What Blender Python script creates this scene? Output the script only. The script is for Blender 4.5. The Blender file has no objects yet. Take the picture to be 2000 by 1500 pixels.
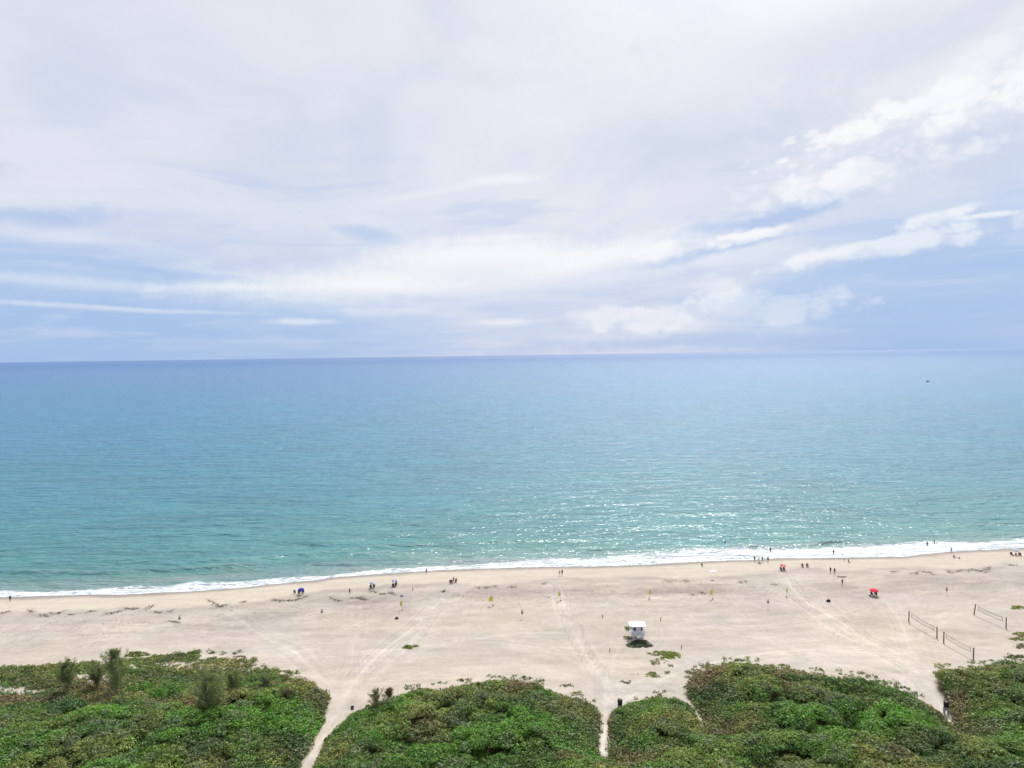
import bpy, bmesh, math, random
import numpy as np
from mathutils import Vector, Matrix, Euler
random.seed(7); RNG = np.random.default_rng(11)
S = bpy.context.scene; COL = S.collection
R = math.radians
# ------------------------------------------------------------------ camera
CAMZ = 65.0; F = 1351.0
CAMM = (Matrix.Rotation(R(90-2.42),4,'X') @ Matrix.Rotation(R(-0.83),4,'Z')).to_3x3()
CM = np.array(CAMM)
cam = bpy.data.cameras.new('camera'); camo = bpy.data.objects.new('camera', cam); COL.objects.link(camo)
cam.sensor_width = 36; cam.lens = 36*F/2000; cam.clip_start = 1; cam.clip_end = 200000
camo.matrix_world = Matrix.Translation((0,0,CAMZ)) @ CAMM.to_4x4()
S.camera = camo
def rays(px, py):
    px = np.asarray(px, float); py = np.asarray(py, float)
    d = np.stack([(px-1000)/F, (750-py)/F, -np.ones_like(px)], -1)
    return d @ CM.T
def project(x, y, z):
    p = np.stack([x, y, np.asarray(z)-CAMZ], -1) @ CM
    w = -p[..., 2]; w = np.where(w < 1, 1, w)
    return 1000+F*p[..., 0]/w, 750-F*p[..., 1]/w
def unproj(px, py, z=0.0):
    d = rays(px, py); t = (z-CAMZ)/d[..., 2]
    return d[..., 0]*t, d[..., 1]*t
S.view_settings.view_transform = 'Standard'; S.view_settings.look = 'None'; S.view_settings.gamma = 1; S.view_settings.exposure = 0
S.cycles.use_denoising = True; S.cycles.denoiser = 'OPENIMAGEDENOISE'; S.cycles.denoising_input_passes = 'RGB_ALBEDO_NORMAL'; S.cycles.denoising_prefilter = 'ACCURATE'; S.cycles.max_bounces = 4; S.cycles.diffuse_bounces = 2; S.cycles.glossy_bounces = 1; S.cycles.use_adaptive_sampling = True; S.cycles.adaptive_threshold = .02
# ------------------------------------------------------------------ numpy noise
def _h(i, j, s):
    n = (i.astype(np.int64)*374761393 + j.astype(np.int64)*668265263 + s*1442695041) & 0xffffffff
    n = ((n ^ (n >> 13))*1274126177) & 0xffffffff
    return ((n ^ (n >> 16)) & 0xffffff)/float(0xffffff)
def vnoise(x, y, s=0):
    i = np.floor(x); j = np.floor(y); fx = x-i; fy = y-j
    fx = fx*fx*(3-2*fx); fy = fy*fy*(3-2*fy)
    a = _h(i, j, s); b = _h(i+1, j, s); c = _h(i, j+1, s); d = _h(i+1, j+1, s)
    return (a*(1-fx)+b*fx)*(1-fy)+(c*(1-fx)+d*fx)*fy
def fbm(x, y, s=0, o=4):
    r = 0; a = .5; t = 0
    for k in range(o):
        r = r+a*vnoise(x*2**k+17.3*k, y*2**k-9.1*k, s+k); t += a; a *= .5
    return r/t
def worley(x, y, cell, s=0):
    u = x/cell; v = y/cell; iu = np.floor(u); iv = np.floor(v); best = np.full(x.shape, 9.); idn = np.zeros(x.shape)
    for a in (-1, 0, 1):
        for b in (-1, 0, 1):
            ci = iu+a; cj = iv+b; dx = ci+_h(ci, cj, s)-u; dy = cj+_h(ci, cj, s+5)-v; w = .75+.6*_h(ci, cj, s+11); d = np.hypot(dx, dy)/w
            m = d < best; best = np.where(m, d, best); idn = np.where(m, _h(ci, cj, s+23), idn)
    return best, idn
def sstep(a, b, x):
    t = np.clip((x-a)/(b-a), 0, 1); return t*t*(3-2*t)
# ------------------------------------------------------------------ shoreline and ground height
SH = np.array([(0,1166),(60,1165),(120,1163),(180,1161),(240,1161),(300,1158),(360,1155),(420,1151),(480,1147),(540,1140),(580,1136),(620,1133),(660,1127),(700,1124),(740,1121),(800,1117),(860,1113),(920,1111),(960,1110),(1010,1108),(1100,1107),(1170,1106),(1230,1104),(1300,1100),(1380,1096),(1440,1094),(1480,1093),(1520,1090),(1580,1090),(1640,1089),(1700,1088),(1760,1087),(1800,1083),(1840,1079),(1900,1075),(2000,1070)], float)
FO = np.array([(0,1150),(60,1152),(90,1155),(120,1152),(180,1149),(210,1146),(240,1143),(270,1139),(300,1140),(340,1140),(380,1131),(395,1128),(410,1135),(450,1132),(480,1133),(520,1128),(560,1124),(620,1122),(660,1122),(700,1116),(740,1111),(760,1108),(800,1107),(860,1104),(920,1102),(960,1097),(1020,1092),(1060,1087),(1120,1085),(1170,1084),(1210,1080),(1270,1075),(1330,1072),(1350,1064),(1400,1066),(1440,1066),(1500,1070),(1560,1068),(1620,1065),(1660,1064),(1700,1062),(1760,1056),(1800,1052),(1850,1055),(1900,1056),(1950,1052),(2000,1045)], float)
shx, shy = unproj(SH[:, 0], SH[:, 1]); fox, foy = unproj(FO[:, 0], FO[:, 1])
sl = (shy[-1]-shy[0])/(shx[-1]-shx[0])
shx = np.concatenate([[shx[0]-4000, shx[0]-60], shx, [shx[-1]+60, shx[-1]+4000]])
shy = np.concatenate([[shy[0]-4000*.1, shy[0]-3], shy, [shy[-1]+6, shy[-1]+4000*.1]])
def shore(x): return np.interp(x, shx, shy)
FW = lambda x: np.interp(x, fox, foy-shore(fox))
def height(x, y):
    L = shore(x)-y
    h = np.where(L < 0, np.maximum(.05*L, -2.0), 0)
    h = h+.8*sstep(0, 1, np.clip(L, 0, 14)/14)*.9+.45*sstep(12, 45, L)+1.0*sstep(62, 84, L)
    n = fbm(x*.09, y*.12, 3, 3)-.5
    return h+n*.45*sstep(6, 25, L)+(fbm(x*.6, y*.6, 8, 2)-.5)*.07*sstep(8, 25, L)
def at(px, py, dz=0.0):
    x, y = unproj(px, py, 1.0)
    for _ in range(8):
        z = height(x, y); x, y = unproj(px, py, z)
    return Vector((float(x), float(y), float(height(x, y))+dz))
def atn(px, py):
    x, y = unproj(px, py, 1.0)
    for _ in range(8): x, y = unproj(px, py, height(x, y))
    return x, y
# ------------------------------------------------------------------ materials
def mat(name, color=(.5,.5,.5), rough=.8, var=.12, scale=3.0, spec=.3, bump=0.0):
    m = bpy.data.materials.new(name); m.use_nodes = True; N = m.node_tree.nodes; Lk = m.node_tree.links
    b = N['Principled BSDF']; b.inputs['Roughness'].default_value = rough; b.inputs['Specular IOR Level'].default_value = spec
    tc = N.new('ShaderNodeTexCoord'); n = N.new('ShaderNodeTexNoise'); n.inputs['Scale'].default_value = scale; n.inputs['Detail'].default_value = 5
    Lk.new(tc.outputs['Object'], n.inputs['Vector'])
    r = N.new('ShaderNodeValToRGB'); r.color_ramp.elements[0].position = .3; r.color_ramp.elements[1].position = .7
    r.color_ramp.elements[0].color = (*[c*(1-var) for c in color], 1); r.color_ramp.elements[1].color = (*[min(1, c*(1+var)) for c in color], 1)
    Lk.new(n.outputs['Fac'], r.inputs['Fac']); Lk.new(r.outputs['Color'], b.inputs['Base Color'])
    if bump:
        bp = N.new('ShaderNodeBump'); bp.inputs['Strength'].default_value = bump; bp.inputs['Distance'].default_value = .02
        Lk.new(n.outputs['Fac'], bp.inputs['Height']); Lk.new(bp.outputs['Normal'], b.inputs['Normal'])
    return m
def leafmat(name, trans=.25, rough=.55):
    m = bpy.data.materials.new(name); m.use_nodes = True; N = m.node_tree.nodes; Lk = m.node_tree.links
    b = N['Principled BSDF']; b.inputs['Roughness'].default_value = rough; b.inputs['Specular IOR Level'].default_value = .35
    a = N.new('ShaderNodeVertexColor'); a.layer_name = 'Col'
    Lk.new(a.outputs['Color'], b.inputs['Base Color'])
    t = N.new('ShaderNodeBsdfTranslucent'); g = N.new('ShaderNodeMixRGB'); g.blend_type = 'MULTIPLY'; g.inputs[0].default_value = 1; g.inputs[2].default_value = (1.1, 1.25, .6, 1)
    Lk.new(a.outputs['Color'], g.inputs[1]); Lk.new(g.outputs[0], t.inputs['Color'])
    mx = N.new('ShaderNodeMixShader'); mx.inputs[0].default_value = trans
    Lk.new(b.outputs[0], mx.inputs[1]); Lk.new(t.outputs[0], mx.inputs[2]); Lk.new(mx.outputs[0], N['Material Output'].inputs['Surface'])
    return m
# ------------------------------------------------------------------ object helpers
def tag(o, label=None, cat=None, group=None, kind=None):
    if label: o['label'] = label
    if cat: o['category'] = cat
    if group: o['group'] = group
    if kind: o['kind'] = kind
    return o
def link(name, me, m=None, parent=None):
    o = bpy.data.objects.new(name, me); COL.objects.link(o)
    if m is not None: me.materials.append(m)
    if parent: o.parent = parent
    return o
def npmesh(name, V, Q, cols=None, smooth=False):
    me = bpy.data.meshes.new(name); k = Q.shape[1]
    me.vertices.add(len(V)); me.vertices.foreach_set('co', np.ascontiguousarray(V, np.float32).ravel())
    me.loops.add(Q.size); me.loops.foreach_set('vertex_index', np.ascontiguousarray(Q, np.int32).ravel())
    me.polygons.add(len(Q)); me.polygons.foreach_set('loop_start', np.arange(0, Q.size, k, dtype=np.int32))
    me.polygons.foreach_set('loop_total', np.full(len(Q), k, np.int32))
    if smooth: me.polygons.foreach_set('use_smooth', np.ones(len(Q), bool))
    if cols is not None:
        a = me.color_attributes.new('Col', 'FLOAT_COLOR', 'POINT')
        c = np.ones((len(V), 4), np.float32); c[:, :3] = cols; a.data.foreach_set('color', c.ravel())
    me.update(); me.validate(); return me
def gridquads(nx, ny):
    i = np.arange(nx-1)[None, :]; j = np.arange(ny-1)[:, None]; a = j*nx+i
    return np.stack([a, a+1, a+nx+1, a+nx], -1).reshape(-1, 4)
def empty(name, loc, rz=0.0, rot=None):
    o = bpy.data.objects.new(name, None); COL.objects.link(o); o.location = loc
    o.rotation_euler = rot if rot else (0, 0, rz); o.empty_display_size = .3; return o
def copy_tree(o, parent=None):
    c = o.copy(); COL.objects.link(c); c.parent = parent
    for ch in [q for q in bpy.data.objects if q.parent == o]: copy_tree(ch, c)
    return c
class MB:
    def __init__(s): s.b = bmesh.new()
    def box(s, c, d, rot=None, bev=0.0, taper=None):
        g = bmesh.ops.create_cube(s.b, size=1)['verts']
        M = Matrix.Translation(c) @ (rot.to_4x4() if rot else Matrix.Identity(4)) @ Matrix.Diagonal((*d, 1))
        if taper:
            for v in g:
                if v.co.z > 0: v.co.x *= taper; v.co.y *= taper
        bmesh.ops.transform(s.b, matrix=M, verts=g)
        if bev:
            es = list({e for v in g for e in v.link_edges}); bmesh.ops.bevel(s.b, geom=es, offset=bev, segments=2, affect='EDGES')
        return s
    def bar(s, p, q, r0, r1=None, n=8, cap=True):
        p = Vector(p); q = Vector(q); r1 = r0 if r1 is None else r1; d = q-p
        M = Matrix.Translation((p+q)/2) @ d.to_track_quat('Z', 'Y').to_matrix().to_4x4()
        bmesh.ops.create_cone(s.b, cap_ends=cap, segments=n, radius1=r0, radius2=r1, depth=d.length, matrix=M); return s
    def lathe(s, prof, n=16, c=(0,0,0)):
        rings = []
        for r, z in prof:
            rings.append([s.b.verts.new((c[0]+r*math.cos(6.2832*k/n), c[1]+r*math.sin(6.2832*k/n), c[2]+z)) for k in range(n)])
        for a, b_ in zip(rings, rings[1:]):
            for k in range(n): s.b.faces.new((a[k], a[(k+1) % n], b_[(k+1) % n], b_[k]))
        for rg, fl in ((rings[0], 1), (rings[-1], 0)):
            try: s.b.faces.new(rg[::-1] if fl else rg)
            except Exception: pass
        return s
    def ball(s, c, r, sc=(1,1,1), sub=2):
        M = Matrix.Translation(c) @ Matrix.Diagonal((*[r*k for k in sc], 1))
        bmesh.ops.create_icosphere(s.b, subdivisions=sub, radius=1, matrix=M); return s
    def build(s, name, m, parent=None, smooth=False):
        me = bpy.data.meshes.new(name); bmesh.ops.recalc_face_normals(s.b, faces=s.b.faces); s.b.to_mesh(me); s.b.free()
        if smooth:
            for p in me.polygons: p.use_smooth = True
        return link(name, me, m, parent)
# ------------------------------------------------------------------ SKY (world)
W = bpy.data.worlds.new('World'); S.world = W; W.use_nodes = True
WN = W.node_tree.nodes; WL = W.node_tree.links
SUN_AZ, SUN_EL = 21.0, 57.0
class G:
    """tiny node-math helper"""
    def __init__(s, tree): s.N = tree.nodes; s.L = tree.links
    def put(s, sock, v):
        if isinstance(v, (int, float)): sock.default_value = v
        elif isinstance(v, tuple): sock.default_value = v if len(v) == len(sock.default_value) else (*v, 1)
        else: s.L.new(v, sock)
    def m(s, op, a, b=None, c=None, clamp=False):
        n = s.N.new('ShaderNodeMath'); n.operation = op; n.use_clamp = clamp
        for k, v in enumerate((a, b, c)):
            if v is not None: s.put(n.inputs[k], v)
        return n.outputs[0]
    def ss(s, x, a, b):
        n = s.N.new('ShaderNodeMapRange'); n.interpolation_type = 'SMOOTHSTEP'; s.put(n.inputs[0], x)
        if a < b: n.inputs[1].default_value = a; n.inputs[2].default_value = b
        else: n.inputs[1].default_value = b; n.inputs[2].default_value = a; n.inputs[3].default_value = 1; n.inputs[4].default_value = 0
        return n.outputs[0]
    def lin(s, x, a, b, c=0., d=1.):
        n = s.N.new('ShaderNodeMapRange'); s.put(n.inputs[0], x)
        for k, v in enumerate((a, b, c, d)): n.inputs[k+1].default_value = v
        return n.outputs[0]
    def xyz(s, x, y, z=0.):
        n = s.N.new('ShaderNodeCombineXYZ')
        for k, v in enumerate((x, y, z)): s.put(n.inputs[k], v)
        return n.outputs[0]
    def noise(s, vec, scale, detail=5, rough=.55, dist=0., dim='3D'):
        n = s.N.new('ShaderNodeTexNoise'); n.noise_dimensions = dim; s.L.new(vec, n.inputs['Vector'])
        n.inputs['Scale'].default_value = scale; n.inputs['Detail'].default_value = detail; n.inputs['Roughness'].default_value = rough; n.inputs['Distortion'].default_value = dist
        return n.outputs['Fac']
    def mix(s, f, a, b, mode='MIX'):
        n = s.N.new('ShaderNodeMixRGB'); n.blend_type = mode; s.put(n.inputs[0], f); s.put(n.inputs[1], a); s.put(n.inputs[2], b); return n.outputs[0]
g = G(W.node_tree)
sky = WN.new('ShaderNodeTexSky'); sky.sky_type = 'NISHITA'; sky.sun_disc = False; sky.sun_elevation = R(SUN_EL); sky.sun_rotation = R(SUN_AZ)
sky.altitude = 60; sky.air_density = 1.0; sky.dust_density = .6
bg = WN['Background']
tc = WN.new('ShaderNodeTexCoord'); sp = WN.new('ShaderNodeSeparateXYZ'); WL.new(tc.outputs['Generated'], sp.inputs[0])
X, Y, Z = sp.outputs
az = g.m('MULTIPLY', g.m('ARCTAN2', X, Y), 57.2958); el = g.m('MULTIPLY', g.m('ARCSINE', Z), 57.2958)
def ae(px, py):
    d = rays(px, py); d = d/np.linalg.norm(d); return math.degrees(math.atan2(d[0], d[1])), math.degrees(math.asin(d[2]))
zc = g.m('ADD', g.m('MAXIMUM', Z, 0.), .05)
q = g.xyz(g.m('DIVIDE', X, zc), g.m('DIVIDE', Y, zc))
# domain warp (degrees)
P = g.xyz(az, el)
wv = WN.new('ShaderNodeTexNoise'); wv.inputs['Scale'].default_value = .22; wv.inputs['Detail'].default_value = 8; wv.inputs['Roughness'].default_value = .62
st = g.xyz(g.m('MULTIPLY', az, .55), g.m('MULTIPLY', el, 1.6)); WL.new(st, wv.inputs['Vector'])
ws = WN.new('ShaderNodeSeparateXYZ'); WL.new(wv.outputs['Color'], ws.inputs[0])
wx = g.m('SUBTRACT', ws.outputs[0], .5); wy = g.m('SUBTRACT', ws.outputs[1], .5)
wf = g.m('SUBTRACT', g.noise(P, .9, 7, .6), .5)
def vor(scale):
    n = WN.new('ShaderNodeTexVoronoi'); n.feature = 'F1'; n.inputs['Scale'].default_value = scale
    WL.new(g.xyz(g.m('ADD', g.m('MULTIPLY', az, .8), g.m('MULTIPLY', wx, 2.2)), g.m('ADD', g.m('MULTIPLY', el, 1.25), g.m('MULTIPLY', wy, 2.2))), n.inputs['Vector']); return n.outputs['Distance']
bil = g.m('ADD', g.m('ADD', g.m('MULTIPLY', vor(.33), .55), g.m('MULTIPLY', vor(.8), .30)), g.m('MULTIPLY', vor(1.9), .18))
bil = g.m('ADD', g.m('SUBTRACT', bil, .50), g.m('MULTIPLY', wf, .25))
def puff(px, py, rx, ry, ang, soft=.5, warp=1.0, lump=1.0, cum=False):
    a, e = ae(px, py); rx = rx/F*57.3; ry = ry/F*57.3; c, s_ = math.cos(R(ang)), math.sin(R(ang))
    dx = g.m('ADD', g.m('SUBTRACT', az, a), g.m('MULTIPLY', wx, 5*warp)); dy = g.m('ADD', g.m('SUBTRACT', el, e), g.m('MULTIPLY', wy, 2.2*warp))
    u = g.m('DIVIDE', g.m('ADD', g.m('MULTIPLY', dx, c), g.m('MULTIPLY', dy, s_)), rx)
    v = g.m('DIVIDE', g.m('SUBTRACT', g.m('MULTIPLY', dy, c), g.m('MULTIPLY', dx, s_)), ry)
    d = g.m('SQRT', g.m('ADD', g.m('MULTIPLY', u, u), g.m('MULTIPLY', v, v)))
    d = g.m('ADD', d, g.m('MULTIPLY', bil, 1.7) if cum else g.m('MULTIPLY', wf, 1.6*lump))
    return g.ss(g.m('SUBTRACT', 1.0, d), -soft, soft), v
# base tone: blue near the horizon, pale high cloud above
lowness = g.ss(el, 15., -.5)
sideL = g.ss(az, 4., -34.); sideR = g.ss(az, 10., 34.)
n1 = g.noise(q, .55, 6, .55, .3); n2 = g.noise(g.xyz(g.m('MULTIPLY', az, .035), g.m('MULTIPLY', el, .12)), 1.6, 6, .6, .4)
blue = g.m('ADD', g.m('MULTIPLY', lowness, .42), g.m('MULTIPLY', g.m('MULTIPLY', sideL, lowness), .62))
blue = g.m('ADD', blue, g.m('MULTIPLY', g.m('MULTIPLY', sideR, g.ss(el, 22., 3.)), .55))
blue = g.m('ADD', blue, g.m('MULTIPLY', g.m('SUBTRACT', n2, .5), 1.1))
blue = g.m('ADD', blue, g.m('MULTIPLY', g.m('SUBTRACT', n1, .5), .5), clamp=True)
rp = WN.new('ShaderNodeValToRGB'); WL.new(blue, rp.inputs[0]); cr = rp.color_ramp
cr.elements[0].position = 0; cr.elements[0].color = (.765,.795,.885,1); cr.elements[1].position = 1; cr.elements[1].color = (.37,.525,.825,1)
for p_, c_ in ((.3, (.65,.70,.86)), (.6, (.49,.62,.85))):
    e_ = cr.elements.new(p_); e_.color = (*c_, 1)
base = rp.outputs[0]
# broad soft shading of the high veil, whiter to the upper right
hi = g.noise(g.xyz(g.m('MULTIPLY', az, .05), g.m('MULTIPLY', el, .085)), 1.3, 6, .5, .6)
whi = g.m('MULTIPLY', g.ss(g.m('ADD', g.m('ADD', g.m('MULTIPLY', az, .018), g.m('MULTIPLY', el, .022)), g.m('MULTIPLY', hi, 1.25)), .55, 1.35), g.ss(el, 5., 15.))
base = g.mix(g.m('MULTIPLY', whi, .75), base, (.86,.87,.91))
shd = g.m('MULTIPLY', g.ss(hi, .55, .32), g.ss(el, 6., 16.)); base = g.mix(g.m('MULTIPLY', shd, .55), base, (.64,.69,.82))
sN = g.noise(g.xyz(g.m('MULTIPLY', az, .065), g.m('ADD', g.m('MULTIPLY', el, .42), g.m('MULTIPLY', az, -.02))), 1.15, 9, .58, .7)
lowb = g.m('MULTIPLY', g.ss(el, 19., 10.), g.ss(el, .2, 2.2))
base = g.mix(g.m('MULTIPLY', g.m('MULTIPLY', g.ss(sN, .50, .68), lowb), .42), base, (.80,.845,.92))
base = g.mix(g.m('MULTIPLY', g.m('MULTIPLY', g.ss(sN, .47, .32), lowb), .38), base, (.44,.56,.85))
BL = [(1450,436,230,15,11,.75),(1330,500,170,9,9,.7),(745,577,110,7,-4,.6),(50,425,110,20,8,.6),(120,480,100,8,0,.5),(250,520,190,8,-4,.45),(1600,658,520,14,1,.6),(1900,560,260,70,0,.45),(730,458,50,14,-10,.55),(1960,320,60,60,20,.35),(430,540,120,8,-5,.4),(100,650,240,30,0,.35)]
for px, py, rx, ry, an, w_ in BL:
    k, v = puff(px, py, rx, ry, an, .6, 1, .8); base = g.mix(g.m('MULTIPLY', k, w_), base, (.40,.54,.83))
for px, py, rx, ry, an, w_ in [(1560,250,90,60,20,.45),(1790,300,150,22,10,.8),(1850,340,140,20,14,.5),(1330,270,160,60,10,.35),(700,270,220,50,12,.3),(1640,100,150,40,-6,.35),(1560,380,60,8,4,.5),(1960,180,60,14,14,.5)]:
    k, v = puff(px, py, rx, ry, an, .7, .8, 1); base = g.mix(g.m('MULTIPLY', k, w_), base, (.62,.68,.83))
WH = [(850,550,330,32,3,.95,.7,.45),(960,510,190,38,-1,.9,.6,.5),(1000,500,110,22,0,.5,.8,.4),(950,468,105,8,2,.35,.6,.5),(1210,500,150,26,9,.85,.6,.6),(1300,488,110,14,9,.6,.5,.8),(1440,466,85,10,8,.85,.35,1.),(985,354,58,11,3,.6,.7,.5),(860,374,110,8,10,.3,.8,.5),
      (1800,236,190,40,8,.95,.4,.95),(1690,262,120,34,12,.95,.32,.95),(1645,290,65,28,20,.85,.35,.95),(1930,216,110,26,6,.95,.35,1.),(1660,330,60,14,25,.6,.4,1.),(1690,345,170,30,6,.55,.7,.8),(1950,105,90,28,22,.35,.6,.9),(1620,368,80,14,8,.4,.5,.8),(1720,486,150,18,8,.6,.6,1.1),(1590,508,70,10,10,.4,.5,1.),
      (1820,430,45,11,12,.7,.4,1.1),(1934,421,38,4,0,.75,.5,.6),(1400,610,190,30,2,.35,.6,1.2),(1390,575,50,28,10,.35,.4,1.2),(1210,620,120,22,0,.3,.6,1.1),(590,629,52,5,0,.5,.7,.6),(200,601,180,4,-2,.4,.7,.6),(130,552,190,9,-2,.35,.8,.7),(480,562,100,7,0,.35,.8,.7),(985,630,40,5,0,.45,.7,.6),(740,612,70,7,0,.3,.7,.8),(1500,40,420,70,8,.5,1.,.8),(1200,210,260,50,10,.3,1.,.8),(60,455,130,14,-4,.35,.8,.9)]
for px, py, rx, ry, an, w_, so, lu in WH:
    cum = (px > 1580 and py < 380) or (px, py) in ((1400,610), (1390,575), (1210,620), (1720,486), (1820,430), (1440,466), (1300,488))
    k, v = puff(px, py, rx*1.05, ry*1.12, an, min(so, .32) if cum else so, .22 if lu < .7 else .4, lu, cum)
    tone = g.mix(g.m('MULTIPLY', g.ss(v, .15, -1.0), .75), (.955,.96,.97), (.70,.75,.87))
    if cum: tone = g.mix(g.m('MULTIPLY', g.ss(g.m('SUBTRACT', g.m('MULTIPLY', v, .22), bil), .08, -.34), .85), (.98,.98,.985), (.68,.73,.86))
    base = g.mix(g.m('MULTIPLY', k, w_), base, tone)
# the clear sky shows through a little; above the picture the cover thins
nis = g.mix(1., sky.outputs[0], (.11,.11,.11), 'MULTIPLY')
thin = g.m('ADD', .06, g.m('MULTIPLY', g.ss(el, 34., 60.), .38))
fin = g.mix(thin, base, nis)
dt = g.m('ADD', g.m('ADD', g.m('MULTIPLY', X, math.sin(R(SUN_AZ))*math.cos(R(SUN_EL))), g.m('MULTIPLY', Y, math.cos(R(SUN_AZ))*math.cos(R(SUN_EL)))), g.m('MULTIPLY', Z, math.sin(R(SUN_EL))))
au = g.m('POWER', g.lin(dt, .80, 1.0), 3.); fin = g.mix(1., fin, g.mix(au, (0.,0.,0.), (5.,4.9,4.7)), 'ADD')
gnd = g.ss(el, -.6, -3.)
fin = g.mix(gnd, fin, (.18,.26,.30))
WL.new(fin, bg.inputs[0]); bg.inputs[1].default_value = 1.0
W.cycles.sampling_method = 'MANUAL'; W.cycles.sample_map_resolution = 1024
sun = bpy.data.lights.new('sun', 'SUN'); suno = bpy.data.objects.new('sun', sun); COL.objects.link(suno)
sun.energy = 3.3; sun.angle = R(.7); sun.color = (1, .965, .90)
sd = Vector((math.sin(R(SUN_AZ))*math.cos(R(SUN_EL)), math.cos(R(SUN_AZ))*math.cos(R(SUN_EL)), math.sin(R(SUN_EL))))
suno.rotation_euler = sd.to_track_quat('Z', 'Y').to_euler(); suno.location = (0, 200, 150)
# ------------------------------------------------------------------ vegetation masks (photo coordinates of the canopy outline)
POLY = [
 [(-900,1255),(-300,1261),(0,1265),(60,1261),(130,1258),(175,1259),(190,1272),(215,1284),(262,1268),(290,1270),(330,1278),(385,1278),(430,1286),(470,1284),(500,1304),(560,1318),(600,1335),(632,1360),(637,1385),(625,1420),(602,1468),(584,1500),(545,1570),(450,1740),(380,1900),(-2200,1900)],
 [(612,1500),(640,1440),(690,1391),(740,1372),(800,1352),(860,1346),(920,1338),(960,1331),(1000,1332),(1040,1337),(1080,1352),(1120,1362),(1160,1377),(1173,1396),(1170,1430),(1164,1466),(1178,1480),(1192,1474),(1188,1400),(1200,1385),(1240,1370),(1290,1362),(1330,1366),(1350,1382),(1365,1410),(1378,1436),(1379,1436),(1374,1400),(1356,1377),(1336,1345),(1342,1322),(1372,1310),(1420,1298),(1470,1296),(1510,1306),(1560,1316),(1620,1321),(1680,1326),(1730,1341),(1780,1360),(1830,1386),(1850,1408),(1869,1431),(1872,1431),(1862,1404),(1850,1372),(1836,1334),(1832,1312),(1860,1306),(1900,1302),(1940,1300),(1972,1291),(2000,1296),(2300,1280),(2900,1265),(4200,1900),(430,1900),(500,1730),(570,1590)]]
GAPS = [(20,1350,70,11,.0),(190,1325,52,15,.0),(345,1300,30,11,.05),(445,1308,80,18,.3),(215,1290,25,12,.1),(300,1318,20,8,.2),(300,1290,320,20,.62),(100,1350,60,6,.3),(1352,1338,22,20,.35),(1885,1312,60,12,.35),(1660,1326,60,7,.4),(385,1402,28,9,.3),(205,1352,30,7,.4),(270,1300,60,8,.5),(1905,1330,40,5,.4)]
def inpoly(px, py, P_):
    r = np.zeros(px.shape, bool); n = len(P_)
    for i in range(n):
        x1, y1 = P_[i]; x2, y2 = P_[(i+1) % n]
        c = ((y1 > py) != (y2 > py)) & (px < (x2-x1)*(py-y1)/((y2-y1) or 1e-9)+x1); r ^= c
    return r
def vegmask(px, py):
    m = inpoly(px, py, POLY[0]) | inpoly(px, py, POLY[1]); return m
def vegdens(px, py):
    d = np.ones_like(px)
    for gx, gy, rx, ry, v in GAPS:
        k = np.exp(-(((px-gx)/rx)**2+((py-gy)/ry)**2)**2); d = d*(1-k*(1-v))
    return d
# ------------------------------------------------------------------ BEACH sheet
def seg_dist(x, y, pts):
    best = np.full(x.shape, 1e9)
    for (x1, y1), (x2, y2) in zip(pts, pts[1:]):
        dx, dy = x2-x1, y2-y1; t = np.clip(((x-x1)*dx+(y-y1)*dy)/(dx*dx+dy*dy+1e-9), 0, 1)
        best = np.minimum(best, np.hypot(x-x1-t*dx, y-y1-t*dy))
    return best
def smooth_pts(P_):
    P_ = np.array(P_, float)
    for _ in range(2):
        Q_ = [P_[0]]
        for a, b in zip(P_, P_[1:]): Q_ += [a*.75+b*.25, a*.25+b*.75]
        P_ = np.array(Q_+[P_[-1]])
    x, y = atn(P_[:, 0], P_[:, 1]); return list(zip(x, y))
xs = np.concatenate([-180-np.geomspace(6000, 2, 26), np.arange(-180, 180.1, .42), 180+np.geomspace(2, 6000, 26)])
ys = np.concatenate([78-np.geomspace(6000, 1.5, 26), np.arange(78, 238, .36), 238+np.geomspace(1.5, 160, 12), [3000]])
GX, GY = np.meshgrid(xs, ys); GZ = height(GX, GY)
PX, PY = project(GX, GY, GZ); L = shore(GX)-GY
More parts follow.
